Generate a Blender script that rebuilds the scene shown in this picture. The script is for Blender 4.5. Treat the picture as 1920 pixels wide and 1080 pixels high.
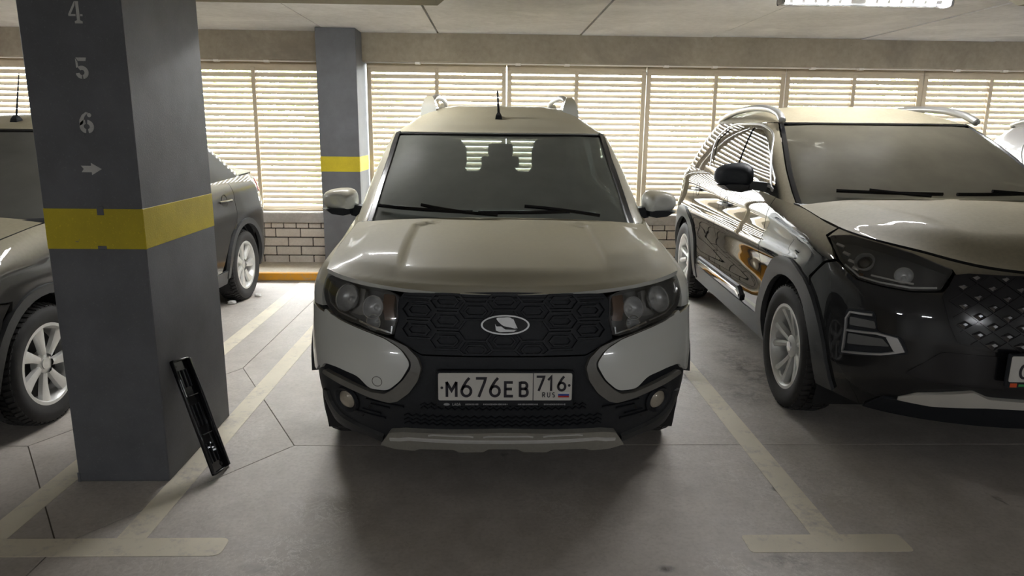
import bpy, bmesh, math, random
import numpy as np
from mathutils import Vector, Matrix
from mathutils.geometry import tessellate_polygon

# ---------------------------------------------------------------- scene, camera, daylight, exposure
scene = bpy.context.scene
for o in list(bpy.data.objects):
    bpy.data.objects.remove(o)
COL = scene.collection
PI = math.pi

EYE = Vector((0.0, 0.0, 1.5))
PITCH, YAW, ROLL = math.radians(12.603), math.radians(1.691), math.radians(0.63)
cam_data = bpy.data.cameras.new('camera')
cam_data.sensor_width = 36.0
cam_data.lens = 36.0 * 1331.0 / 1920.0
cam_data.clip_start = 0.05
cam_data.clip_end = 300
camera = bpy.data.objects.new('camera', cam_data)
COL.objects.link(camera)
camera.matrix_world = (Matrix.Translation(EYE) @ Matrix.Rotation(-YAW, 4, 'Z')
                       @ Matrix.Rotation(PI / 2 - PITCH, 4, 'X') @ Matrix.Rotation(ROLL, 4, 'Z'))
scene.camera = camera

SKY_STRENGTH = 23.0
LAMP_STRENGTH = 315.0
AISLE_STRENGTH = 300.0
world = bpy.data.worlds.new('overcast_sky')
scene.world = world
world.use_nodes = True
_bg = world.node_tree.nodes['Background']
_bg.inputs[0].default_value = (0.93, 0.97, 1.0, 1)
_bg.inputs[1].default_value = SKY_STRENGTH

scene.view_settings.view_transform = 'Standard'
scene.view_settings.look = 'None'
scene.view_settings.gamma = 1.0
scene.view_settings.use_curve_mapping = False
scene.view_settings.exposure = 0.52
try:
    scene.cycles.use_denoising = True
    scene.cycles.max_bounces = 8
    scene.cycles.diffuse_bounces = 4
    scene.cycles.glossy_bounces = 4
    scene.cycles.transparent_max_bounces = 24
    scene.cycles.sample_clamp_indirect = 8.0
    scene.cycles.adaptive_threshold = .03
    scene.cycles.caustics_reflective = False
    scene.cycles.caustics_refractive = False
except Exception:
    pass
random.seed(7)
# ---------------------------------------------------------------- smooth body surfaces (car-local: nose at y=0, rear towards +y, z up)
class Tab:
    """Monotone cubic through a table of (x, y) pairs."""
    def __init__(s, *pts):
        s.x = np.array([p[0] for p in pts], float); s.y = np.array([p[1] for p in pts], float)
        h = np.diff(s.x); d = np.diff(s.y) / h
        m = np.zeros_like(s.y)
        if len(pts) > 2:
            for i in range(1, len(pts) - 1):
                if d[i - 1] * d[i] > 0:
                    w1 = 2 * h[i] + h[i - 1]; w2 = h[i] + 2 * h[i - 1]
                    m[i] = (w1 + w2) / (w1 / d[i - 1] + w2 / d[i])
        m[0] = d[0]; m[-1] = d[-1]; s.m = m
    def __call__(s, q):
        q = np.asarray(q, float)
        i = np.clip(np.searchsorted(s.x, q) - 1, 0, len(s.x) - 2)
        h = s.x[i + 1] - s.x[i]; t = (q - s.x[i]) / h
        tc = np.clip(t, 0, 1)
        v = ((1 + 2 * tc) * (1 - tc) ** 2 * s.y[i] + tc * (1 - tc) ** 2 * h * s.m[i]
             + tc * tc * (3 - 2 * tc) * s.y[i + 1] + tc * tc * (tc - 1) * h * s.m[i + 1])
        return v + np.where(t < 0, t * h * s.m[i], 0) + np.where(t > 1, (t - 1) * h * s.m[i + 1], 0)

def sstep(a, b, x):
    t = np.clip((np.asarray(x, float) - a) / (b - a), 0, 1)
    return t * t * (3 - 2 * t)

class Surf:
    def N(s, p, q):
        e = 1e-3
        p = np.asarray(p, float); q = np.asarray(q, float)
        a = s.P(p + e, q) - s.P(p - e, q); b = s.P(p, q + e) - s.P(p, q - e)
        n = np.cross(a, b); l = np.linalg.norm(n, axis=-1, keepdims=True)
        return n / np.maximum(l, 1e-12)

class Ring(Surf):
    """Horizontal slices: u in [-1,1] runs round the nose, 1..2 along the flank, 2..3 round the tail (negative u = other flank)."""
    def __init__(s, post=None, **k):
        s.post = post
        for n in ('w', 'yf', 'b', 'n', 'c', 'yr', 'br', 'nr', 'cr'):
            v = k.get(n, 0.0)
            setattr(s, n, v if callable(v) else (lambda z, v=v: np.full(np.shape(z), float(v))))
    def P(s, u, z):
        u, z = np.broadcast_arrays(np.asarray(u, float), np.asarray(z, float))
        a = np.abs(u); sg = np.where(u < 0, -1.0, 1.0)
        w = s.w(z); n = s.n(z); nr = s.nr(z); yf = s.yf(z); b = s.b(z); c = s.c(z); yr = s.yr(z); br = s.br(z); cr = s.cr(z)
        th = np.clip(1 - a, 0, 1) * np.pi / 2
        cx = np.cos(th) ** (2 / n); sy = np.sin(th) ** (2 / n)
        y0 = yf + b + c; y1 = yr - br - cr
        th2 = np.clip(a - 2, 0, 1) * np.pi / 2
        cx2 = np.clip(np.cos(th2), 0, 1) ** (2 / nr); sy2 = np.sin(th2) ** (2 / nr)
        t = np.clip(a - 1, 0, 1)
        x = np.where(a < 1, w * cx, np.where(a < 2, w, w * cx2))
        y = np.where(a < 1, yf + b * (1 - sy) + c * cx ** 2, np.where(a < 2, y0 + (y1 - y0) * t, yr - br * (1 - sy2) - cr * cx2 ** 2))
        z = z.copy()
        if s.post: x, y, z = s.post(x, y, z)
        return np.stack([x * sg, y, z], -1)
    def _solve(s, k, hi, t, z):
        t = np.asarray(t, float); z = np.broadcast_to(np.asarray(z, float), t.shape)
        lo = np.zeros(t.shape); hi = np.full(t.shape, hi)
        for _ in range(36):
            m = (lo + hi) / 2; c = s.P(m, z)[..., k] < t
            lo = np.where(c, m, lo); hi = np.where(c, hi, m)
        return (lo + hi) / 2
    def ux(s, x, z):
        """u of the nose point at sideways position x, height z."""
        return math.copysign(float(s._solve(0, 1.0, abs(x), z)), x)
    def uy(s, y, z, side=1):
        """u of the flank point at lengthwise position y, height z."""
        return side * float(s._solve(1, 3.0, y, z))
    def fx(s, pts, sg=1):
        q = np.array([p[:2] for p in pts], float)
        u = s._solve(0, 1.0, np.abs(q[:, 0]), q[:, 1]) * np.where(q[:, 0] < 0, -1, 1) * sg
        return [(float(a), float(b)) for a, b in zip(u, q[:, 1])]
    def fy(s, pts, sg=1):
        q = np.array([p[:2] for p in pts], float)
        u = s._solve(1, 3.0, q[:, 0], q[:, 1]) * sg
        return [(float(a), float(b)) for a, b in zip(u, q[:, 1])]

class Cap(Surf):
    """z as a function of (x, y)."""
    def __init__(s, f): s.f = f
    def P(s, x, y):
        x, y = np.broadcast_arrays(np.asarray(x, float), np.asarray(y, float))
        return np.stack([x, y, s.f(x, y)], -1)

class Tail(Surf):
    """The rear face of a Ring by (-x, z)."""
    def __init__(s, R): s.R = R
    def P(s, p, z):
        p, z = np.broadcast_arrays(np.asarray(p, float), np.asarray(z, float)); R = s.R
        w = R.w(z); q = np.minimum(np.abs(p) / w, .9999); nr = R.nr(z)
        y = R.yr(z) - R.br(z) * (1 - (1 - q ** nr) ** (1 / nr)) - R.cr(z) * q * q
        return np.stack([-p, y, z], -1)
# ---------------------------------------------------------------- mesh tools
def link(o, parent=None):
    COL.objects.link(o)
    if parent is not None: o.parent = parent
    return o

def tag(o, label=None, cat=None, group=None, kind=None):
    if label: o['label'] = label
    if cat: o['category'] = cat
    if group: o['group'] = group
    if kind: o['kind'] = kind
    return o

def empty(name, loc=(0, 0, 0), rz=0.0, parent=None):
    o = bpy.data.objects.new(name, None)
    o.empty_display_size = .1
    link(o, parent)
    o.location = loc; o.rotation_euler = (0, 0, rz)
    return o

def mobj(name, mesh, mat=None, parent=None):
    if mat is not None and not len(mesh.materials): mesh.materials.append(mat)
    return link(bpy.data.objects.new(name, mesh), parent)

def bobj(name, bm, mat, parent=None, smooth=False, angle=None):
    """Link a bmesh as one object."""
    me = bpy.data.meshes.new(name)
    bmesh.ops.recalc_face_normals(bm, faces=bm.faces[:])
    if angle is not None:
        for f in bm.faces: f.smooth = True
        lim = math.radians(angle)
        for e in bm.edges:
            if len(e.link_faces) == 2 and e.calc_face_angle(0) > lim: e.smooth = False
    elif smooth:
        for f in bm.faces: f.smooth = True
    bm.to_mesh(me); bm.free()
    return mobj(name, me, mat, parent)

def box(bm, x0, x1, y0, y1, z0, z1, bev=0.0, seg=1, M=None):
    r = bmesh.ops.create_cube(bm, size=1.0)
    vs = r['verts']
    for v in vs:
        v.co = Vector(((x0 + x1) / 2 + v.co.x * (x1 - x0), (y0 + y1) / 2 + v.co.y * (y1 - y0), (z0 + z1) / 2 + v.co.z * (z1 - z0)))
    out = vs
    if bev > 0:
        es = list({e for v in vs for e in v.link_edges})
        rb = bmesh.ops.bevel(bm, geom=es, offset=bev, segments=seg, affect='EDGES', profile=.5)
        out = list({v for v in rb['verts']} | {v for v in vs if v.is_valid})
    if M is not None:
        for v in out: v.co = M @ v.co
    return out

def boxo(name, ext, mat, parent=None, bev=0.0, seg=1, M=None, angle=None):
    bm = bmesh.new(); box(bm, *ext, bev=bev, seg=seg, M=M)
    return bobj(name, bm, mat, parent, angle=angle if angle is not None else (50 if seg > 1 else None))

def tube(bm, pts, r, n=8, cap=True):
    """Round bar through 3-D points; r a number or a list."""
    pts = [Vector(p) for p in pts]
    rs = r if isinstance(r, (list, tuple)) else [r] * len(pts)
    rings = []
    ref = None
    for i, p in enumerate(pts):
        t = (pts[min(i + 1, len(pts) - 1)] - pts[max(i - 1, 0)]).normalized()
        if ref is None: ref = Vector((0, 0, 1)) if abs(t.z) < .9 else Vector((1, 0, 0))
        a = t.cross(ref).normalized(); b = a.cross(t).normalized(); ref = b
        rings.append([bm.verts.new(p + (a * math.cos(2 * PI * k / n) + b * math.sin(2 * PI * k / n)) * rs[i]) for k in range(n)])
    for i in range(len(rings) - 1):
        for k in range(n):
            bm.faces.new((rings[i][k], rings[i][(k + 1) % n], rings[i + 1][(k + 1) % n], rings[i + 1][k]))
    if cap:
        bm.faces.new(rings[0][::-1]); bm.faces.new(rings[-1])

def lathe(bm, prof, n=48, M=None, a0=0.0, a1=2 * PI):
    """Revolve (radius, x) pairs about the local x axis."""
    full = abs(a1 - a0 - 2 * PI) < 1e-6
    m = n if full else n + 1
    rings = []
    for r, x in prof:
        ring = []
        for k in range(m):
            a = a0 + (a1 - a0) * k / n
            v = Vector((x, r * math.cos(a), r * math.sin(a)))
            ring.append(bm.verts.new(M @ v if M is not None else v))
        rings.append(ring)
    for i in range(len(rings) - 1):
        for k in range(n):
            k2 = (k + 1) % m
            try: bm.faces.new((rings[i][k], rings[i][k2], rings[i + 1][k2], rings[i + 1][k]))
            except ValueError: pass
    return rings

def prism(bm, pts, h0, h1, M=None):
    """Extrude a 2-D outline (x, y) from z=h0 to z=h1; concave outlines allowed."""
    T = lambda v: (M @ v if M is not None else v)
    lo = [bm.verts.new(T(Vector((p[0], p[1], h0)))) for p in pts]
    hi = [bm.verts.new(T(Vector((p[0], p[1], h1)))) for p in pts]
    n = len(pts)
    for t in tessellate_polygon([[Vector((p[0], p[1], 0)) for p in pts]]):
        try:
            bm.faces.new([hi[i] for i in t]); bm.faces.new([lo[i] for i in t][::-1])
        except ValueError: pass
    for i in range(n):
        bm.faces.new((lo[i], lo[(i + 1) % n], hi[(i + 1) % n], hi[i]))

def rc(pts, r, n=5):
    """Round the corners of a closed 2-D outline; points may carry their own radius as a third item."""
    out = []
    m = len(pts)
    for i in range(m):
        p = np.array(pts[i][:2], float); a = np.array(pts[i - 1][:2], float); b = np.array(pts[(i + 1) % m][:2], float)
        ri = pts[i][2] if len(pts[i]) > 2 else r
        da, db = a - p, b - p; la, lb = np.linalg.norm(da), np.linalg.norm(db)
        t = min(ri, la * .48, lb * .48)
        if t < 1e-5: out.append(tuple(p)); continue
        s, e = p + da / la * t, p + db / lb * t
        for k in range(n + 1):
            q = k / n
            out.append(tuple((1 - q) ** 2 * s + 2 * q * (1 - q) * p + q * q * e))
    return out

def spl(pts, n=6, closed=True):
    """Smooth curve through 2-D/3-D points."""
    P = [np.array(p, float) for p in pts]; m = len(P); out = []
    rng = range(m) if closed else range(m - 1)
    for i in rng:
        p0 = P[(i - 1) % m] if closed or i > 0 else P[0]
        p1, p2 = P[i], P[(i + 1) % m]
        p3 = P[(i + 2) % m] if closed or i + 2 < m else P[-1]
        for k in range(n):
            t = k / n
            out.append(tuple(.5 * (2 * p1 + (p2 - p0) * t + (2 * p0 - 5 * p1 + 4 * p2 - p3) * t * t + (3 * p1 - p0 - 3 * p2 + p3) * t ** 3)))
    if not closed: out.append(tuple(P[-1]))
    return out

def circ(cx, cy, r, n=28, a0=0.0, a1=2 * PI):
    k = n if abs(a1 - a0 - 2 * PI) < 1e-6 else n + 1
    return [(cx + r * math.cos(a0 + (a1 - a0) * i / n), cy + r * math.sin(a0 + (a1 - a0) * i / n)) for i in range(k)]

def dens(pts, d, closed=True):
    out = []
    m = len(pts)
    for i in range(m if closed else m - 1):
        a = np.array(pts[i], float); b = np.array(pts[(i + 1) % m], float)
        k = max(1, int(np.linalg.norm(b - a) / d))
        out += [tuple(a + (b - a) * j / k) for j in range(k)]
    if not closed: out.append(tuple(pts[-1]))
    return out

def _area(p): return sum(p[i - 1][0] * p[i][1] - p[i][0] * p[i - 1][1] for i in range(len(p))) / 2

def panel(name, S, poly, mat, parent=None, holes=(), step=(.06, .05), off=0.0, thick=.012, smooth_rim=False):
    """A sheet cut to an outline on the surface S, with its own thickness and true surface normals."""
    loops = [list(poly)] + [list(h) for h in holes]
    flat = [p for l in loops for p in l]
    bm = bmesh.new()
    vs = [bm.verts.new((p[0], p[1], 0)) for p in flat]
    for t in tessellate_polygon([[Vector((p[0], p[1], 0)) for p in l] for l in loops]):
        try: bm.faces.new([vs[i] for i in t])
        except ValueError: pass
    bmesh.ops.remove_doubles(bm, verts=bm.verts[:], dist=1e-6)
    for ax in (0, 1):
        lo = min(p[ax] for p in flat); hi = max(p[ax] for p in flat); st = step[ax]
        k = math.floor(lo / st) + 1
        while k * st < hi - 1e-9:
            co = [0, 0, 0]; no = [0, 0, 0]; co[ax] = k * st; no[ax] = 1
            bmesh.ops.bisect_plane(bm, geom=bm.verts[:] + bm.edges[:] + bm.faces[:], plane_co=co, plane_no=no, dist=1e-5)
            k += 1
    bm.verts.index_update()
    q = np.array([(v.co.x, v.co.y) for v in bm.verts])
    P = S.P(q[:, 0], q[:, 1]); N = S.N(q[:, 0], q[:, 1])
    top = P + N * off; bot = top - N * thick
    verts = [tuple(p) for p in top]; faces = []; lnorm = []
    for f in bm.faces:
        ids = [v.index for v in f.verts]
        if f.normal.z < 0: ids = ids[::-1]
        faces.append(ids); lnorm += [tuple(N[i]) for i in ids]
    nfront = len(faces)
    if thick > 0:
        for e in bm.edges:
            if len(e.link_faces) != 1: continue
            f = e.link_faces[0]
            i, j = e.verts[0].index, e.verts[1].index
            l = [v.index for v in f.verts]
            if f.normal.z < 0: l = l[::-1]
            a = l.index(i)
            if l[(a + 1) % len(l)] != j: i, j = j, i
            b = len(verts)
            verts += [tuple(top[i]), tuple(top[j]), tuple(bot[j]), tuple(bot[i])]
            faces.append([b + 1, b, b + 3, b + 2]); lnorm += [(0, 0, 0)] * 4
    bm.free()
    me = bpy.data.meshes.new(name)
    me.from_pydata(verts, [], faces)
    me.polygons.foreach_set('use_smooth', [i < nfront for i in range(len(faces))])
    me.validate()
    if len(me.loops) == len(lnorm): me.normals_split_custom_set(lnorm)
    me.update()
    return mobj(name, me, mat, parent)

def mirror(poly): return [(-p[0],) + tuple(p[1:]) for p in poly][::-1]

def ribs(bm, S, paths, wid, h, off=0.0, closed=False, base=.0):
    """Raised bars that follow paths on the surface S: trapezoid section, wid wide and h high."""
    for path in paths:
        q = np.array([p[:2] for p in path], float)
        P = S.P(q[:, 0], q[:, 1]); N = S.N(q[:, 0], q[:, 1])
        n = len(P)
        idx = np.arange(n)
        if closed: T = P[(idx + 1) % n] - P[idx - 1]
        else: T = P[np.minimum(idx + 1, n - 1)] - P[np.maximum(idx - 1, 0)]
        T /= np.maximum(np.linalg.norm(T, axis=1, keepdims=True), 1e-9)
        B = np.cross(N, T)
        rows = []
        for i in range(n):
            c = P[i] + N[i] * off
            rows.append([bm.verts.new(c + B[i] * s * wid / 2 + N[i] * k) for s, k in ((-1, -base), (-.7, h), (.7, h), (1, -base))])
        for i in range(n if closed else n - 1):
            a, b = rows[i], rows[(i + 1) % n]
            for k in range(3): bm.faces.new((a[k], b[k], b[k + 1], a[k + 1]))
        if not closed:
            bm.faces.new(rows[0]); bm.faces.new(rows[-1][::-1])

def loft(bm, sections, closed=True, caps=True):
    rings = [[bm.verts.new(p) for p in s] for s in sections]
    n = len(rings[0])
    for i in range(len(rings) - 1):
        for k in range(n if closed else n - 1):
            bm.faces.new((rings[i][k], rings[i][(k + 1) % n], rings[i + 1][(k + 1) % n], rings[i + 1][k]))
    if caps and closed:
        bm.faces.new(rings[0][::-1]); bm.faces.new(rings[-1])
    return rings

def copy_tree(o, parent=None):
    c = o.copy(); COL.objects.link(c)
    c.parent = parent
    for ch in [k for k in bpy.data.objects if k.parent == o]: copy_tree(ch, c)
    return c

def stroke_mesh(bm, strokes, wid, M, t0=0.0, t1=.001, n=8):
    """Rounded pen strokes (2-D polylines) as thin raised plates."""
    for s in strokes:
        pts = [np.array(p, float) for p in s]
        left, right = [], []
        for i, p in enumerate(pts):
            a = pts[max(i - 1, 0)]; b = pts[min(i + 1, len(pts) - 1)]
            d1 = p - a if i > 0 else b - p
            d2 = b - p if i < len(pts) - 1 else p - a
            d1 = d1 / max(np.linalg.norm(d1), 1e-9); d2 = d2 / max(np.linalg.norm(d2), 1e-9)
            t = d1 + d2; t = t / max(np.linalg.norm(t), 1e-9)
            nn = np.array([-t[1], t[0]])
            k = 1 / max(.45, float(np.dot(nn, np.array([-d1[1], d1[0]]))))
            left.append(p + nn * wid / 2 * k); right.append(p - nn * wid / 2 * k)
        prism(bm, [tuple(p) for p in left + right[::-1]], t0, t1, M)
# ---------------------------------------------------------------- materials (all procedural)
class NT:
    def __init__(s, name):
        s.m = bpy.data.materials.new(name); s.m.use_nodes = True
        s.t = s.m.node_tree; s.t.nodes.clear()
        s.out = s.n('ShaderNodeOutputMaterial')
    def n(s, typ, inp=None, **props):
        nd = s.t.nodes.new(typ)
        for k, v in props.items(): setattr(nd, k, v)
        for k, v in (inp or {}).items():
            sock = nd.inputs[k]
            if isinstance(v, bpy.types.NodeSocket): s.t.links.new(v, sock)
            else:
                if isinstance(v, tuple) and len(v) == 3 and sock.type == 'RGBA': v = v + (1,)
                sock.default_value = v
        return nd
    def coord(s, kind='Object'): return s.n('ShaderNodeTexCoord').outputs[kind]
    def world(s): return s.n('ShaderNodeNewGeometry').outputs['Position']
    def noise(s, vec, scale, detail=4, rough=.55, dist=0.0):
        return s.n('ShaderNodeTexNoise', {'Vector': vec, 'Scale': scale, 'Detail': detail, 'Roughness': rough, 'Distortion': dist}).outputs['Fac']
    def ramp(s, fac, *stops):
        nd = s.n('ShaderNodeValToRGB', {'Fac': fac}); cr = nd.color_ramp
        while len(cr.elements) < len(stops): cr.elements.new(.5)
        for e, (p, c) in zip(cr.elements, stops):
            e.position = p; e.color = (c, c, c, 1) if isinstance(c, (int, float)) else tuple(c) + (1,)
        return nd.outputs['Color']
    def mix(s, f, a, b):
        nd = s.n('ShaderNodeMix', data_type='RGBA')
        for i, v in ((0, f), (6, a), (7, b)):
            if isinstance(v, bpy.types.NodeSocket): s.t.links.new(v, nd.inputs[i])
            else: nd.inputs[i].default_value = v if i == 0 else tuple(v) + ((1,) if len(v) == 3 else ())
        return nd.outputs[2]
    def math(s, op, a, b=0.0, clamp=False):
        nd = s.n('ShaderNodeMath', {0: a, 1: b}, operation=op); nd.use_clamp = clamp
        return nd.outputs[0]
    def bump(s, h, strength=.2, dist=.01): return s.n('ShaderNodeBump', {'Height': h, 'Strength': strength, 'Distance': dist}).outputs[0]
    def bsdf(s, **k):
        names = dict(color='Base Color', rough='Roughness', metal='Metallic', normal='Normal', coat='Coat Weight', coat_rough='Coat Roughness',
                     spec='Specular IOR Level', emit='Emission Color', emit_s='Emission Strength', trans='Transmission Weight', ior='IOR', alpha='Alpha')
        return s.n('ShaderNodeBsdfPrincipled', {names[a]: v for a, v in k.items()}).outputs[0]
    def done(s, sh): s.t.links.new(sh, s.out.inputs['Surface']); return s.m

def plain(name, color, rough=.5, metal=0.0, spec=.5, grain=0.0, gscale=60, coat=0.0):
    t = NT(name)
    if grain:
        c = t.coord(); f = t.noise(c, gscale, 3)
        col = t.mix(f, tuple(v * (1 - grain) for v in color), tuple(min(1, v * (1 + grain)) for v in color))
        return t.done(t.bsdf(color=col, rough=rough, metal=metal, spec=spec, coat=coat, normal=t.bump(f, .15, .002)))
    return t.done(t.bsdf(color=color, rough=rough, metal=metal, spec=spec, coat=coat))

DUST = (.335, .298, .200)
def dusty_paint(name, color, metal=0.0, rough=.25, dust=1.0, side=.10, dustcol=DUST, coat=1.0, spec=.5, coat_rough=.05):
    """Car paint under settled dust: thick on what faces up, a thin film on the flanks."""
    t = NT(name)
    g = t.n('ShaderNodeNewGeometry')
    z = t.n('ShaderNodeSeparateXYZ', {0: g.outputs['Normal']}).outputs['Z']
    pos = t.coord()
    n1 = t.noise(pos, 3.0, 5); n2 = t.noise(pos, 55, 3)
    up = t.n('ShaderNodeMapRange', {'Value': z, 'From Min': .22, 'From Max': .80, 'To Min': side, 'To Max': .90 * dust}, interpolation_type='SMOOTHSTEP').outputs[0]
    f = t.math('MULTIPLY', up, t.math('ADD', .86, t.math('MULTIPLY', n1, .26)), True)
    f = t.math('MULTIPLY', f, t.math('ADD', .93, t.math('MULTIPLY', n2, .14)), True)
    paint = t.bsdf(color=color, rough=rough, metal=metal, coat=coat, coat_rough=coat_rough, spec=spec)
    dcol = t.mix(n2, tuple(v * .9 for v in dustcol), tuple(v * 1.08 for v in dustcol))
    film = t.bsdf(color=dcol, rough=.62, spec=.32)
    return t.done(t.n('ShaderNodeMixShader', {0: f, 1: paint, 2: film}).outputs[0])

def pane(name, tint, dust=.3, dustcol=(.30, .28, .22), rough=.03, gloss=1.0):
    """Thin glass: mostly clear, mirror-like at grazing angles, with a film of dust."""
    t = NT(name)
    clear = t.n('ShaderNodeBsdfTransparent', {0: tint}).outputs[0]
    gl = t.n('ShaderNodeBsdfGlossy', {'Color': (1, 1, 1), 'Roughness': rough}).outputs[0]
    fr = t.n('ShaderNodeFresnel', {'IOR': 1.5}).outputs[0]
    if gloss < 1: fr = t.math('MULTIPLY', fr, gloss)
    g = t.n('ShaderNodeMixShader', {0: fr, 1: clear, 2: gl}).outputs[0]
    if dust <= 0: return t.done(g)
    n = t.noise(t.coord(), 5, 5)
    f = t.math('MULTIPLY', t.math('ADD', .75, t.math('MULTIPLY', n, .5)), dust, True)
    d = t.n('ShaderNodeBsdfDiffuse', {'Color': dustcol}).outputs[0]
    d = t.n('ShaderNodeMixShader', {0: .5, 1: d, 2: t.n('ShaderNodeBsdfTranslucent', {'Color': dustcol}).outputs[0]}).outputs[0]
    return t.done(t.n('ShaderNodeMixShader', {0: f, 1: g, 2: d}).outputs[0])

def emit(name, color, s):
    t = NT(name)
    return t.done(t.n('ShaderNodeEmission', {'Color': color, 'Strength': s}).outputs[0])

def concrete(name, dark, light, scale=1.5, rough=.85, bump=.25, pits=True, stain=None):
    t = NT(name); p = t.world()
    a = t.noise(p, scale, 6, .6); b = t.noise(p, scale * 14, 4, .6); c = t.noise(p, scale * 90, 2)
    f = t.math('ADD', t.math('MULTIPLY', a, .62), t.math('MULTIPLY', b, .38))
    col = t.mix(t.ramp(f, (.36, 0.0), (.64, 1.0)), dark, light)
    if stain:
        st = t.ramp(t.noise(p, scale * .8, 5, .65, .8), (.52, 0.0), (.66, .75))
        col = t.mix(st, col, stain)
    if pits:
        v = t.n('ShaderNodeTexVoronoi', {'Vector': p, 'Scale': scale * 11}).outputs['Distance']
        pit = t.ramp(v, (.03, 1.0), (.07, 0.0))
        gate = t.ramp(t.noise(p, scale * 2.2, 2), (.52, 0.0), (.6, .8))
        col = t.mix(t.math('MULTIPLY', pit, gate), col, tuple(k * .45 for k in dark))
    h = t.math('ADD', t.math('MULTIPLY', b, .6), t.math('MULTIPLY', c, .4))
    return t.done(t.bsdf(color=col, rough=rough, spec=.3, normal=t.bump(h, bump, .006)))

def blob(t, p, cx, cy, rx, ry, soft=.0):
    """1 inside an ellipse on the floor, fading to 0 at its rim."""
    q = t.n('ShaderNodeMapping', {'Vector': p, 'Location': (-cx / rx, -cy / ry, 0), 'Scale': (1 / rx, 1 / ry, 0)}).outputs[0]
    l = t.n('ShaderNodeVectorMath', {0: q}, operation='LENGTH').outputs['Value']
    return t.n('ShaderNodeMapRange', {'Value': l, 'From Min': 1.0, 'From Max': soft, 'To Min': 0.0, 'To Max': 1.0}, interpolation_type='SMOOTHSTEP').outputs[0]

def floor_mat():
    t = NT('floor_concrete'); p = t.world()
    a = t.noise(p, .9, 6, .6); b = t.noise(p, 7, 5, .65, .4); c = t.noise(p, 60, 3)
    f = t.math('ADD', t.math('MULTIPLY', a, .55), t.math('MULTIPLY', b, .45))
    col = t.mix(t.ramp(f, (.36, 0.0), (.64, 1.0)), (.43, .392, .35), (.64, .59, .54))
    # dried salt scuffs: pale curls, strongest where cars turn in
    sc = t.noise(p, 9, 6, .75, 1.6)
    curl = t.ramp(sc, (.478, 0.0), (.5, 1.0), (.522, 0.0))
    gate = t.ramp(t.noise(p, 1.1, 3), (.46, 0.0), (.62, .5))
    for q in ((-.72, 2.28, .30, .32), (-.66, 2.62, .28, .30), (.88, 2.22, .26, .16), (-.60, 4.3, .5, .8), (-1.2, 5.2, .5, 1.0), (1.2, 4.2, .4, .6)):
        gate = t.math('MAXIMUM', gate, t.math('MULTIPLY', blob(t, p, *q), 1.0))
    col = t.mix(t.math('MULTIPLY', curl, gate), col, (.80, .77, .72))
    # dark wet and oily marks
    oil = t.ramp(t.noise(p, 2.6, 5, .7, .6), (.66, 0.0), (.72, .7))
    grit = t.noise(p, 11, 6, .75, .5)
    wet = t.ramp(grit, (.40, 1.0), (.60, 0.0))
    for q, k in (((1.66, 4.35, .20, .75), .85), ((1.86, 5.3, .18, .7), .8), ((1.50, 3.9, .22, .35), .6), ((1.05, 2.24, .20, .09), .7), ((-.80, 2.22, .12, .06), .6), ((.62, 2.20, .05, .03), 1.0), ((-2.9, 3.3, .9, .7), .35)):
        oil = t.math('MAXIMUM', oil, t.math('MULTIPLY', t.math('MULTIPLY', blob(t, p, *q), wet), k))
    oil = t.math('MAXIMUM', oil, t.math('MULTIPLY', blob(t, p, 1.259, 2.762, .055, .04, .7), .75))
    col = t.mix(oil, col, (.085, .072, .06))
    col = t.mix(t.math('MULTIPLY', t.math('SUBTRACT', c, .45), .9, True), col, (.22, .195, .17))
    rough = t.math('ADD', .36, t.math('MULTIPLY', b, .36))
    h = t.math('ADD', t.math('MULTIPLY', b, .6), t.math('MULTIPLY', c, .3))
    return t.done(t.bsdf(color=col, rough=rough, spec=.45, normal=t.bump(h, .16, .004)))

def worn_paint(name, color, under, wear=.5, scale=6, rough=.6):
    t = NT(name); p = t.world()
    n = t.math('ADD', t.math('MULTIPLY', t.noise(p, scale, 6, .7, .4), .6), t.math('MULTIPLY', t.noise(p, scale * 6, 4, .7), .4))
    f = t.ramp(n, (wear - .10, 0.0), (wear + .06, 1.0))
    c = t.mix(t.noise(p, scale * .6, 3), tuple(v * .8 for v in color), tuple(min(1, v * 1.12) for v in color))
    return t.done(t.bsdf(color=t.mix(f, c, under), rough=rough, spec=.35, normal=t.bump(n, .15, .003)))

def wall_paint(name, color, chips=None, rough=.55):
    """Roller-painted concrete: fine orange-peel relief, faint scuffs."""
    t = NT(name); p = t.world()
    a = t.noise(p, 130, 3, .6); b = t.noise(p, 5, 5, .6); s = t.noise(p, 22, 5, .7, .5)
    c = t.mix(t.ramp(b, (.35, 0.0), (.7, 1.0)), tuple(v * .86 for v in color), tuple(min(1, v * 1.12) for v in color))
    c = t.mix(t.ramp(a, (.60, 0.0), (.72, .5)), c, tuple(v * 1.5 for v in color))
    if chips: c = t.mix(t.ramp(s, (.68, 0.0), (.71, .8)), c, chips)
    return t.done(t.bsdf(color=c, rough=rough, spec=.35, normal=t.bump(a, .30, .004)))

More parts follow.
